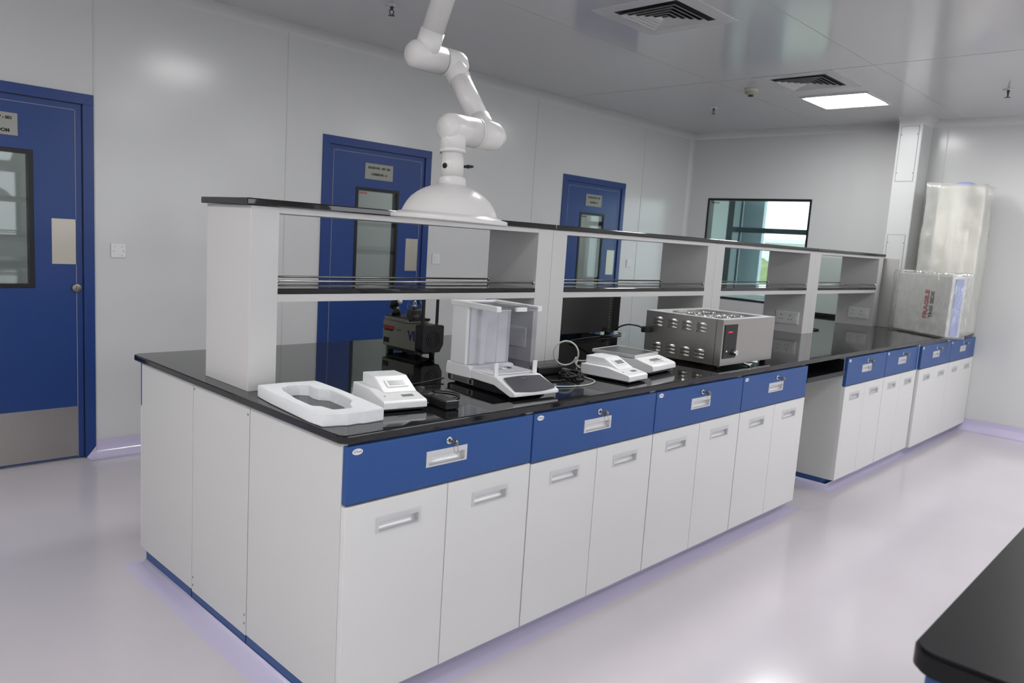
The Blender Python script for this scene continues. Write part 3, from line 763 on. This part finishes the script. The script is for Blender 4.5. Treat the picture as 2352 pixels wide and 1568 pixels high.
# ================================================================== THINGS ON THE BENCH
# packing foam
t_out = [(.029, .536), (.120, .534), (.233, .517), (.225, .36), (.207, .20), (.189, .074), (.12, .070), (.10, .078), (.065, .074), (.05, .083), (-.004, .098), (-.008, .16), (.004, .30), (.014, .42)]
t_in = [(.060, .425), (.078, .468), (.115, .492), (.152, .490), (.176, .468), (.166, .44), (.168, .395), (.194, .372), (.184, .28), (.166, .205), (.128, .160), (.112, .122), (.052, .128), (.046, .182), (.026, .200), (.034, .30)]
def ring_prism(outer, inner, z0, z1):
    # solid between two closed outlines
    b = bmesh.new(); m = 90
    def resample(poly, closed=True):
        P = [Vector((*p, 0)) for p in poly]; S = smooth_path(P, 4, True)
        return S
    def loop(poly, z):
        out = []; c = Vector((.10, .30))
        S = [Vector((*p, 0)) for p in poly]
        for k in range(m):
            a = 2*PI*k/m; d = Vector((math.cos(a), math.sin(a)*2.0))
            best = None
            for i in range(len(S)):
                p, q = S[i].xy-c, S[(i+1) % len(S)].xy-c; e = q-p
                den = d.x*e.y-d.y*e.x
                if abs(den) < 1e-9: continue
                t_ = (p.x*e.y-p.y*e.x)/den; s_ = (p.x*d.y-p.y*d.x)/den
                if t_ > 0 and -1e-6 <= s_ <= 1+1e-6 and (best is None or t_ > best): best = t_
            out.append((c.x+d.x*best, c.y+d.y*best, z))
        return out
    Ot = [b.verts.new(p) for p in loop(outer, z1)]; Ob = [b.verts.new(p) for p in loop(outer, z0)]
    It = [b.verts.new(p) for p in loop(inner, z1)]; Ib = [b.verts.new(p) for p in loop(inner, z0)]
    for k in range(m):
        j = (k+1) % m
        b.faces.new((Ot[k], Ot[j], It[j], It[k])); b.faces.new((Ob[j], Ob[k], Ib[k], Ib[j]))
        b.faces.new((Ob[k], Ob[j], Ot[j], Ot[k])); b.faces.new((It[k], It[j], Ib[j], Ib[k]))
    bmesh.ops.recalc_face_normals(b, faces=b.faces)
    es = [e for e in b.edges if (all(v in Ot for v in e.verts) or all(v in Ob for v in e.verts) or all(v in It for v in e.verts))]
    bmesh.ops.bevel(b, geom=es, offset=.0022, segments=2, affect='EDGES')
    return b
m_ = MB(); m_._merge(ring_prism(t_out, t_in, HS+.0005, .938), 0, None, False)
o = m_.build('foam_insert', M_foam); tag(o, 'white foam packing frame with a cut-out, lying on the worktop corner', 'packing foam')
md = o.modifiers.new('w', 'WEIGHTED_NORMAL') if False else None

# small impact printers
def printer(loc, rz, label):
    t = thing('small_printer', label, 'printer', loc, rz, 'small white balance printers')
    W, D = .150, .240
    body = [(0, .010), (0, .030), (.008, .035), (.115, .054), (D, .054), (D, .010)]
    MB().prism(body, 0, W, 'x', .0025).build('body', M_plast, t)
    MB().box(.006, W-.006, .008, D-.008, .004, .0105).build('base', M_dark, t)
    # raised paper housing with a slot
    m_ = MB().prism([(.072, .047), (.150, .086), (D-.002, .086), (D-.002, .050)], .032, W-.001, 'x', .003)
    h = m_.build('paper_cover', M_plast, t)
    q = Matrix.Translation((.094, .110, .0675)) @ Matrix.Rotation(math.atan2(.039, .078), 4, 'X')
    MB().box(-.038, .036, -.018, .019, -.004, .0022, .001, mtx=q).build('cutter_frame', M_plast2, h)
    MB().box(-.029, .027, -.011, .012, .0, .0028, mtx=q).build('paper_slot', M_lcd, h)
    s = math.atan2(.019, .107)
    q = Matrix.Translation((.100, .042, .0410)) @ Matrix.Rotation(s, 4, 'X')
    MB().box(-.020, .020, -.008, .009, -.002, .0012, .0004, mtx=q).build('display', M_lcd, t)
    q = Matrix.Translation((.05, .045, .0416)) @ Matrix.Rotation(s, 4, 'X')
    MB().cyl(q @ Vector((-.028, 0, 0)), q @ Vector((-.028, 0, .0015)), .003, n=12).build('button', M_grey, t)
    MB().box(.10-.05+.0, .10-.02, -.002, .0015, .014, .02) .build('front_slot', M_plast2, t)
    for x in (.02, W-.02):
        for y in (.03, D-.03): MB().cyl((x, y, 0), (x, y, .006), .007, n=10).build('foot', M_dark, t)
    return t
printer((.243, .145, HS), math.radians(-11), 'white compact printer beside the foam frame')
printer((1.392, .046, HS), math.radians(5), 'white compact printer beside the open-pan balance')

# black adapters, plug and cords next to the first printer
t = thing('power_adapter', 'small black power adapter box right of the first printer', 'power adapter', (.432, .075, HS), math.radians(-8))
MB().box(0, .052, 0, .105, .001, .030, .004).build('case', M_dark, t)
MB().cyl((.018, -.001, .018), (.018, .001, .018), .003, n=10).cyl((.034, -.001, .018), (.034, .001, .018), .003, n=10).build('socket_hole', M_cord, t)
t = thing('plug_adapter', 'black plug standing between the first printer and the adapter box', 'plug', (.445, .225, HS), math.radians(20))
MB().cyl((0, 0, .002), (0, 0, .05), .022, .018, 24, bev=.005).box(-.016, .016, -.05, 0, .004, .036, .006).build('case', M_dark, t)
MB().cyl((.006, -.054, .02), (.006, -.046, .02), .0035, n=8).build('pin', M_chrome, t)
tag(MB().tube(smooth_path([(.445, .26, .905), (.50, .31, .904), (.58, .33, .904), (.63, .26, .904), (.60, .20, .904), (.52, .20, .904), (.47, .17, .905)]), .0025, 8).build('cable', M_cord), 'thin black cord curling behind the small adapter box', 'cord')
tag(MB().tube(smooth_path([(.40, .37, .904), (.46, .42, .904), (.56, .44, .904), (.66, .45, .906), (.752, .455, .912)]), .0028, 8).build('cable', M_cord), 'thin black cord running behind the printer to the balance', 'cord')

# ------------------------------------------------------------------ analytical balance with draft shield
t = thing('analytical_balance', 'white analytical balance with tall glass draft shield and dark sloping display', 'balance', (.738, .070, HS), math.radians(-5))
W = .215; D = .395
MB().prism([(.06, .010), (.10, .034), (D, .034), (D, .012), (D-.01, .006), (.10, .006)], .006, W-.006, 'x', .002).build('base', M_dark, t)
# white upper shell: rear part, then nose sloping to the front lip
shell = [(-.004, .012), (-.004, .024), (.10, .064), (.245, .068), (.245, .036), (.11, .034), (.02, .008)]
m_ = MB().prism(shell, 0, W, 'x', .003)
m_.prism([(.245, .034), (.245, .066), (.262, .078), (D, .078), (D+.004, .060), (D+.004, .030)], -.002, W+.002, 'x', .003)
m_.build('housing', M_plast, t)
# dark sloping cover with bowed front edge
b = bmesh.new(); nn = 10; rowA = []; rowB = []; rowA2 = []; rowB2 = []
for k in range(nn+1):
    s = k/nn; x = .012+(W-.024)*s; bow = .012*math.sin(PI*s)
    ya, yb = .006-bow, .082+bow*.35
    za = .026+(.040)*(ya/.104); zb_ = .026+(.040)*(yb/.104)
    xb = .020+(W-.040)*s
    rowA.append(b.verts.new((x, ya, za+.0015))); rowB.append(b.verts.new((xb, yb, zb_+.0040)))
    rowA2.append(b.verts.new((x, ya, za+.0065))); rowB2.append(b.verts.new((xb, yb, zb_+.0065)))
for k in range(nn):
    b.faces.new((rowA2[k], rowA2[k+1], rowB2[k+1], rowB2[k])); b.faces.new((rowA[k], rowA[k+1], rowA2[k+1], rowA2[k])); b.faces.new((rowB2[k], rowB2[k+1], rowB[k+1], rowB[k]))
b.faces.new((rowA[0], rowA2[0], rowB2[0], rowB[0])); b.faces.new((rowA[-1], rowB[-1], rowB2[-1], rowA2[-1]))
bmesh.ops.recalc_face_normals(b, faces=b.faces)
m_ = MB(); m_._merge(b, 0, None, False); cov = m_.build('display_cover', M_shield, t)
q = Matrix.Translation((.107, .070, .0610)) @ Matrix.Rotation(math.atan2(.04, .104), 4, 'X')
MB().text('balance', .007, q, 0, 'CENTER', .0002).build('cover_mark', M_grey, cov)
# draft shield
for x in (0.004, W-.022):
    MB().box(x, x+.018, .115, .122, .062, .112, .001).build('door_handle', M_plast, t)
MB().box(.006, W-.006, .126, .26, .066, .071, .001).build('chamber_floor', M_plast2, t)
MB().lathe([(0, .071), (.045, .071), (.045, .0735), (.03, .0745), (0, .0745)], 36, mtx=Matrix.Translation((W/2, .19, 0))).build('pan_ring', M_plast, t)
MB().lathe([(.030, .074), (.034, .0765), (.034, .079), (.030, .080), (0, .080)], 36, mtx=Matrix.Translation((W/2, .19, 0))).build('weighing_pan', M_chrome, t)
HT = .308
m_ = MB().box(.0, W, .285, .378, .078, HT-.01, .004); m_.build('rear_column', M_plast, t)
MB().box(.010, .018, .128, .285, .070, HT-.012).build('side_glass', M_acryl, t)
MB().box(W-.018, W-.010, .128, .285, .070, HT-.012).build('side_glass', M_acryl, t)
MB().box(.012, W-.012, .122, .126, .072, HT-.012).build('front_glass', M_acryl, t)
m_ = MB().box(-.002, .020, .115, .390, HT-.014, HT+.006, .003).box(W-.020, W+.002, .115, .390, HT-.014, HT+.006, .003)
m_.box(.02, W-.02, .360, .390, HT-.012, HT+.004, .002)
m_.build('top_frame', M_plast, t)
MB().box(.02, W-.02, .118, .36, HT-.004, HT).build('top_glass', M_acryl, t)
MB().box(W/2-.02, W/2+.03, .110, .122, HT-.012, HT+.003, .002).build('top_grip', M_plast, t)
MB().tube(smooth_path([(.03, .30, HT+.004), (W/2, .19, HT+.006), (W-.025, .17, HT+.004)]), .0016, 6).build('sliding_rail', M_grey, t)
# white inner corner strip and wavy edge seen from the front
MB().box(.055, .085, .268, .287, .078, HT-.014, .004).build('inner_strip', M_plast, t)
m_ = MB().box(-.0006+.006, .0064, .235, .375, .010, .030); lab = m_.build('rating_label', M_sign, t)
m_ = MB()
for k in range(4): m_.box(.0048, .0058, .27+.0*k, .36, .013+.004*k, .0145+.004*k)
m_.box(.0048, .0058, .245, .26, .012, .028); m_.build('label_print', M_ink, lab)
for x in (.03, W-.03):
    m_ = MB().cyl((x, .07, 0), (x, .07, .012), .012, n=16); m_.build('foot', M_dark, t)
    MB().cyl((x, .36, 0), (x, .36, .010), .012, n=16).build('foot', M_dark, t)

# ------------------------------------------------------------------ adapter and cable tangle behind the balance
t = thing('power_adapter', 'black power brick with tangled leads right of the analytical balance', 'power adapter', (1.185, .355, HS), math.radians(-4))
MB().box(0, .14, 0, .065, .001, .036, .005).build('case', M_dark, t)
random.seed(3)
pts = []
for k in range(26):
    a = k*.9; rr = .045+.02*math.sin(k*1.7)
    pts.append((1.295+rr*math.cos(a)*1.1, .27+rr*math.sin(a)*.8, .906+.018*abs(math.sin(k*.8))))
tag(MB().tube(smooth_path(pts, 5), .0035, 8).build('cable', M_cord), 'coiled heap of black cable on the worktop behind the balance', 'cable')
tag(MB().tube(smooth_path([(1.18, .38, .92), (1.12, .36, .912), (1.11, .29, .905), (1.15, .235, .904), (1.205, .23, .905)]), .003, 8).build('cable', M_cord), 'black lead running from the power brick into the coiled heap', 'cord')
tag(MB().tube(smooth_path([(1.33, .24, .906), (1.31, .16, .904), (1.22, .12, .904), (1.12, .13, .904), (1.02, .18, .905)]), .0022, 8).build('cable', M_cordw), 'thin pale lead curving on the worktop right of the balance', 'cord')
# big standing loop of white cable
cx, cy, cz = 1.472, .452, .962
lp = [(1.462, .305, .920), (1.478, .345, .910), (1.50, .40, .907)]
for k in range(0, 20):
    a = -PI*.22+2*PI*k/18
    lp.append((cx+.69*.054*math.cos(a)+.0005*k, cy-.72*.054*math.cos(a)+.0008*k, cz+.055*math.sin(a)))
lp += [(1.54, .45, .909), (1.58, .475, .918), (1.60, .50, .922), (1.62, .505, .912), (1.645, .49, .910), (1.655, .455, .920)]
tag(MB().tube(smooth_path(lp, 6), .0040, 10).build('cable', M_cordw), 'cream cable standing up in a large loop behind the second printer', 'cable')

# ------------------------------------------------------------------ open-pan balance
t = thing('precision_balance', 'white open-pan balance with square steel pan between printer and bath', 'balance', (1.662, .112, HS), math.radians(6))
W = .222; D = .315
side = [(0, .020), (.002, .040), (.010, .046), (.090, .066), (.12, .062), (D-.01, .062), (D, .054), (D, .012), (.02, .010)]
MB().prism(side, 0, W, 'x', .004).build('body', M_plast, t)
MB().box(.01, W-.01, .02, D-.01, .005, .012).build('base', M_dark, t)
wp = MB().box(.004, W-.004, .100, D, .070, .0775).build('weighing_pan', M_steel2, t)
MB().plate_hole(W, D-.092, .015, (.005, W-.005, .005, D-.097), .002, mtx=Matrix.Translation((0, .096, .080)) @ Matrix(((1, 0, 0, 0), (0, 0, 1, 0), (0, -1, 0, 0), (0, 0, 0, 1))).to_3x3().to_4x4() if False else Matrix.Translation((0, .096, .064)) @ Matrix(((1, 0, 0, 0), (0, 0, 1, 0), (0, 1, 0, 0), (0, 0, 0, 1)))).build('pan_rim', M_sat, wp)
m_ = MB()
for x in (.06, W-.06):
    for y in (.15, D-.05): m_.cyl((x, y, .06), (x, y, .073), .012, n=12)
m_.build('pan_support', M_dark, t)
s = math.atan2(.020, .080); Q = Matrix.Translation((W/2, .050, .0565)) @ Matrix.Rotation(s, 4, 'X')
MB().box(-.042, .036, -.010, .014, -.002, .0012, .0006, mtx=Q).build('display', M_lcd, t)
MB().box(-.062, .060, -.030, .022, -.002, .0004, mtx=Q).build('keypad', M_plast2, t)
for x, y, m in ((-.054, -.004, M_orange), (.054, .002, M_orange), (-.045, -.020, M_ink), (-.025, -.020, M_grey), (-.012, -.020, M_grey), (.001, -.020, M_grey), (.014, -.020, M_grey), (.030, -.020, M_ink)):
    MB().cyl(Q @ Vector((x, y, 0)), Q @ Vector((x, y, .0022)), .0042 if m is M_orange else .0028, n=12).build('button', m, t)
for x in (.025, W-.025):
    for y in (.04, D-.03): MB().cyl((x, y, 0), (x, y, .012), .010, n=12).build('foot', M_dark, t)

# ------------------------------------------------------------------ steel water bath
t = thing('water_bath', 'large brushed steel laboratory water bath with louvred side and knob', 'water bath', (2.150, .062, HS))
W, D, H = .545, .436, .240
m_ = MB().box(0, W, 0, D, .016, H-.022)
m_.plate_hole(W, D, .020, (.05, W-.05, .045, D-.05), 0, mtx=Matrix.Translation((0, 0, H-.022)) @ Matrix(((1, 0, 0, 0), (0, 0, 1, 0), (0, 1, 0, 0), (0, 0, 0, 1)))); m_.build('case', M_steel2, t)
MB().plate_hole(W+.002, D+.002, .002, (.045, W-.045, .040, D-.045), .0006, mtx=Matrix.Translation((-.001, -.001, H-.002)) @ Matrix(((1, 0, 0, 0), (0, 0, 1, 0), (0, 1, 0, 0), (0, 0, 0, 1)))).build('top_rim', M_sat, t)
MB().box(.052, W-.052, .047, D-.052, H-.018, H-.016).build('lid', M_steel, t)
for i in range(3):
    for j in range(2):
        cx, cy = .125+.148*i, .125+.165*j
        m_ = MB()
        for r in (.066, .048, .030): m_.lathe([(r-.004, H-.016), (r-.002, H-.010), (r+.002, H-.010), (r+.004, H-.016)], 32, mtx=Matrix.Translation((cx, cy, 0)))
        m_.lathe([(.012, H-.016), (.01, H-.006), (0, H-.005)], 16, mtx=Matrix.Translation((cx, cy, 0)))
        m_.build('ring_cover', M_chrome, t)
# louvres on the left side
for zz, ys in ((.189, (.335, .250, .168, .086)), (.060, (.335, .250, .168, .086))):
    for y in ys:
        for k in range(3):
            z = zz+.017-.017*k
            b = bmesh.new(); L = .056
            # half round hood, open at the bottom
            prof = [(-.0005, .0065), (-.004, .004), (-.0060, -.001), (-.0066, -.0055)]
            A = [b.verts.new((px, y+.004, z+pz)) for px, pz in prof]; B = [b.verts.new((px, y+L-.004, z+pz)) for px, pz in prof]
            for i in range(3): b.faces.new((A[i], A[i+1], B[i+1], B[i]))
            e0 = b.verts.new((-.0005, y, z-.0055)); e1 = b.verts.new((-.0005, y+L, z-.0055))
            for i in range(3): b.faces.new((e0, A[i], A[i+1])) ; b.faces.new((e1, B[i+1], B[i]))
            b.faces.new((e0, A[3], B[3], e1))
            bmesh.ops.recalc_face_normals(b, faces=b.faces)
            m_ = MB(); m_._merge(b, 0, None, True); m_.build('louvre', M_steel2, t)
MB().box(-.0008, 0, .034, .036, .016, H-.005).build('panel_seam', M_ink, t)
cp = MB().box(.018, .142, -.004, .001, .050, .215, .002).build('control_panel', M_dark, t)
m_ = MB()
for k in range(5): m_.box(.052+.008*k, .058+.008*k, -.0048, -.0038, .176, .181)
m_.build('led_display', M_led, cp)
MB().cyl((.112, -.028, .078), (.112, -.004, .078), .0145, .017, 24, bev=.002).build('control_knob', M_chrome, cp)
m_ = MB().cyl((.044, -.009, .085), (.044, -.003, .085), .006, n=12); m_.build('toggle', M_chrome, cp)
m_ = MB().cyl((.245, .005, .012), (.245, -.035, .010), .006, n=14).cyl((.245, -.030, .0), (.245, -.030, .018), .007, n=14).cyl((.26, -.03, .012), (.33, -.01, .006), .003, n=8)
m_.build('drain_tap', M_chrome, t)
for x in (.03, W-.03):
    for y in (.03, D-.03): MB().cyl((x, y, 0), (x, y, .017), .014, .016, 14).build('foot', M_dark, t)
t = thing('power_plug', 'black angled plug at the rear left of the steel bath', 'plug', (2.10, .47, 1.045))
MB().box(-.012, .048, -.014, .014, -.016, .014, .004).build('case', M_dark, t)
tag(MB().tube(smooth_path([(2.089, .47, 1.047), (2.06, .49, 1.062), (2.04, .56, 1.055), (2.08, .72, .975), (2.12, .88, .920), (2.16, 1.0, .907), (2.45, 1.06, .906), (2.75, 1.085, .906), (2.78, 1.12, .912)]), .004, 8).build('cable', M_cord), 'black cord rising from the dark instrument to the plug behind the bath', 'cord')

# ------------------------------------------------------------------ dark instrument on the rear half
t = thing('dark_instrument', 'dark metal instrument case behind the shelf, left of the steel bath', 'instrument', (2.225, 1.13, HS))
MB().box(0, .49, 0, .30, .022, .262, .004).build('case', M_instr, t)
MB().box(.49, .575, .004, .30, .022, .262, .003).build('side_module', M_dark, t)
for k in range(12): MB().cyl((.462, -.002, .045+.017*k), (.462, .002, .045+.017*k), .0032, n=8).build('terminal', M_brass2, t)
MB().box(.40, .44, -.006, .002, .028, .052, .003).build('connector', M_dark, t)
for x in (.04, .5):
    for y in (.04, .26): MB().cyl((x, y, 0), (x, y, .024), .014, n=12).build('foot', M_dark, t)

# ------------------------------------------------------------------ vacuum pump on the rear half
t = thing('vacuum_pump', 'olive vacuum pump with black motor end standing behind the shelf', 'pump', (.985, .875, HS))
MB().box(.0, .122, .05, .290, .030, .146, .003).build('housing', M_olive, t)
MB().box(.012, .11, .06, .27, .012, .030, .002).build('undercarriage', M_dark, t)
MB().box(-.0005, .1225, .052, .288, .1455, .1475, .001).build('top_plate', M_olive2, t)
me_ = MB().prism([(-.001, .040), (-.001, .147), (.003, .150), (.118, .150), (.124, .146), (.124, .062), (.104, .028), (.012, .028)], 0, .052, 'y', .003).build('motor_cover', M_dark, t)
m_ = MB()
for r in (.014, .026, .036): m_.tube([(.062+r*math.cos(2*PI*k/20), -.001, .088+r*math.sin(2*PI*k/20)) for k in range(20)], .0016, 6, closed=True)
m_.build('fan_grille', M_cord, me_)
MB().box(-.003, .002, .205, .285, .108, .124, .001).build('power_switch', M_redsw, t)
MB().box(-.004, .002, .215, .275, .100, .108, .001).build('switch_slot', M_dark, t)
MB().box(-.003, .002, .240, .280, .044, .068, .001).build('power_inlet', M_dark, t)
MB().text('VI', .060, T_mx(-.0008, .078, .094), 0, 'CENTER', .0004, .002).text('vacuum', .010, T_mx(-.0008, .170, .112), 0, 'CENTER', .0003).build('lettering', M_navy, t)
m_ = MB().box(-.004, .118, .100, .275, .150, .160, .002).box(-.006, .0, .10, .275, .158, .166, .001); m_.build('pump_head', M_olive, t)
m_ = MB().box(.002, .112, .085, .28, .160, .170, .002); m_.build('head_plate', M_dark, t)
m_ = MB().lathe([(.036, .170), (.036, .200), (.030, .206), (0, .206)], 28, mtx=Matrix.Translation((.074, .155, 0))); m_.build('flask_base', M_instr, t)
MB().lathe([(.030, .206), (.035, .215), (.033, .235), (.020, .252), (.012, .262), (.012, .275)], 28, mtx=Matrix.Translation((.074, .155, 0))).build('glass_flask', M_acryl, t)
MB().cyl((.074, .155, .205), (.074, .155, .245), .012, .006, 14).build('flask_core', M_chrome, t)
MB().cyl((.03, .235, .170), (.03, .235, .21), .022, .016, 20).cyl((.02, .25, .20), (.05, .255, .26), .018, .024, 18).build('exhaust_fitting', M_dark, t)
b = bmesh.new(); bmesh.ops.create_uvsphere(b, u_segments=18, v_segments=12, radius=.011)
m_ = MB(); m_._merge(b, 0, Matrix.Translation((.015, .19, .238)), True); m_.build('ball_valve', M_plast, t)
m_ = MB().box(.028, .042, .040, .050, .140, .275, .002).box(.112, .124, .042, .052, .150, .275, .002).box(.028, .124, .042, .050, .262, .275, .002)
m_.build('carry_frame', M_dark, t)
for x in (.02, .10):
    for y in (.05, .25): MB().cyl((x, y, 0), (x, y, .034), .012, .016, 14).build('foot', M_dark, t)

# small black plug by the fourth post
t = thing('power_plug', 'small dark blue plug lying behind the fourth shelf post', 'plug', (4.72, .72, HS))
MB().box(-.03, .03, -.02, .02, .001, .03, .006).build('case', M_navy, t)
MB().tube(smooth_path([(.03, 0, .015), (.08, .01, .012), (.12, -.03, .006), (.08, -.05, .005), (.02, -.04, .005)]), .004, 8).build('lead', M_cord, t)

# ------------------------------------------------------------------ wrapped goods at the far end
def wrap_shell(x0, x1, y0, y1, z0, z1, mtx, amp, freq, sub=22, seed=0, mi=0, taper=0):
    b = bmesh.new(); bmesh.ops.create_cube(b, size=1)
    bmesh.ops.subdivide_edges(b, edges=b.edges[:], cuts=sub, use_grid_fill=True)
    for v in b.verts:
        c = v.co.copy(); p = Vector((x0+(c.x+.5)*(x1-x0), y0+(c.y+.5)*(y1-y0), z0+(c.z+.5)*(z1-z0)))
        nrm = Vector((c.x if abs(c.x) > .49 else 0, c.y if abs(c.y) > .49 else 0, c.z if abs(c.z) > .49 else 0)).normalized()
        k = Vector((seed, seed*.7, 0))
        n_ = noise.noise(Vector((p.x*freq, p.y*freq, p.z*freq*.6))+k)+.5*noise.noise(p*freq*2.6+k); ri = 1-abs(noise.noise(p*freq*1.3-k))*2
        p += nrm*amp*(n_+.7*ri)
        p.z = max(p.z, z0)
        v.co = p
    bmesh.ops.recalc_face_normals(b, faces=b.faces)
    if mtx is not None: bmesh.ops.transform(b, matrix=mtx, verts=b.verts)
    return b
ang = math.atan2(.51, .37)
t = thing('wrapped_carton', 'flat white carton in crumpled clear plastic standing on the far worktop', 'wrapped box', (5.49, -.045, HS), ang)
L = .615; TH = .13
MB().box(0, L, -TH, 0, .012, .490, .006).build('carton', M_carton, t)
MB().box(-.012, 0, -TH+.03, -.03, .02, .47, .004).build('blue_strip', M_bluefilm, t)
m_ = MB()
R = Matrix.Translation((.25, .0010, .25)) @ Matrix.Rotation(PI, 4, 'Z') @ Matrix.Rotation(PI/2, 4, 'X') @ Matrix.Rotation(PI/2, 4, 'Z')
m_.text('FRAGILE', .062, R, 0, 'CENTER', .0006, .004)
m_.build('red_print', M_red, t)
m_ = MB(); R = Matrix.Translation((.19, .0010, .25)) @ Matrix.Rotation(PI, 4, 'Z') @ Matrix.Rotation(PI/2, 4, 'X') @ Matrix.Rotation(PI/2, 4, 'Z')
m_.text('THIS SIDE', .05, R, 0, 'CENTER', .0006, .003)
m_.build('black_print', M_ink, t)
m_ = MB(); m_._merge(wrap_shell(-.03, L+.03, -TH-.02, .022, .002, .508, None, .010, 7, 26, 2), 0, None, True)
m_.build('plastic_wrap', M_film, t)

t = thing('wrapped_column', 'tall cream appliance in thick clear plastic with blue cap, against the end wall', 'wrapped appliance', (6.20, .165, HS), math.radians(3))
m_ = MB(); b = bmesh.new(); bmesh.ops.create_cube(b, size=1)
for v in b.verts: v.co = Vector((v.co.x*.32, v.co.y*.34, .655+v.co.z*1.17))
bmesh.ops.bevel(b, geom=[e for e in b.edges if abs(e.verts[0].co.z-e.verts[1].co.z) > .5], offset=.10, segments=7, affect='EDGES')
bmesh.ops.bevel(b, geom=[e for e in b.edges if abs(e.verts[0].co.z-e.verts[1].co.z) < .01 and e.verts[0].co.z > 1], offset=.02, segments=3, affect='EDGES')
m_._merge(b, 0, Matrix.Translation((0, -.02, 0)), True); m_.build('appliance', M_cream, t)
MB().box(-.15, .14, -.17, .16, .004, .09, .02).build('base', M_cream, t)
MB().lathe([(0, 1.24), (.075, 1.24), (.07, 1.262), (.04, 1.272), (0, 1.274)], 28, mtx=Matrix.Translation((-.02, -.03, 0))).build('cap', M_bluefilm, t)
m_ = MB(); m_._merge(wrap_shell(-.19, .18, -.215, .215, .002, 1.245, None, .014, 6, 30, 5), 0, None, True)
m_.build('plastic_wrap', M_film2, t)
m_ = MB().cyl((-.17, -.135, .30), (-.178, -.135, .30), .014, n=12); m_.build('bolt', M_grey, t)
MB().box(-.172, -.166, -.15, -.09, .10, .19, .003).build('yellow_tag', M_yellow, t)

tag(MB().box(5.925, 5.95, .50, .90, HS, 1.50, .003).build('grey_board', M_panelgrey), 'narrow grey upright board just beyond the farthest shelf post', 'board')
t = thing('pale_panel', 'pale green panel standing on the worktop behind the farthest shelf unit', 'panel', (6.36, 0, HS))
MB().box(0, .03, .80, 1.46, .03, .575, .002).build('panel', M_screenp, t)
MB().box(-.006, .036, .80, 1.46, .001, .032, .002).build('bottom_rail', M_rub, t)

# ------------------------------------------------------------------ black table at lower right
t = thing('lab_table', 'black-topped table with blue metal frame at the lower right corner', 'table', (.035, -1.42, 0))
TW, TD = 2.6, .80
m_ = MB(); b = bmesh.new()
pts = [(TW, 0), (.028*1, 0)]
pts = [(TW, 0)]+[(.04-.04*math.sin(a), -.04+.04*math.cos(a)) for a in [PI/2*k/12 for k in range(13)]]+[(.04-.04*math.cos(a), -TD+.04-.04*math.sin(a)) for a in [PI/2*k/12 for k in range(13)]]+[(TW, -TD)]
N = len(pts); lo = [b.verts.new((x, y, .862)) for x, y in pts]; hi = [b.verts.new((x, y, .900)) for x, y in pts]
b.faces.new(lo); b.faces.new(hi[::-1])
for k in range(N): b.faces.new((lo[k], hi[k], hi[(k+1) % N], lo[(k+1) % N]))
bmesh.ops.recalc_face_normals(b, faces=b.faces)
bmesh.ops.bevel(b, geom=[e for e in b.edges if all(v in hi for v in e.verts) or all(v in lo for v in e.verts)], offset=.006, segments=4, affect='EDGES')
m_._merge(b, 0, None, True); tt = m_.build('tabletop', M_edge, t); tt.data.set_sharp_from_angle(angle=math.radians(40))
for x in (.020, TW-.07):
    for y in (-.022, -TD+.02): MB().box(x, x+.05, y-.04 if y > -.1 else y, y if y > -.1 else y+.04, FZ, .862, .003).build('leg', M_kick, t)
m_ = MB().box(.1, TW-.1, -.085, -.055, .82, .862).box(.1, TW-.1, -TD+.03, -TD+.06, .82, .862).box(.05, .09, -TD+.05, -.07, .82, .862).box(TW-.09, TW-.05, -TD+.05, -.07, .82, .862)
m_.build('apron_rail', M_kick, t)
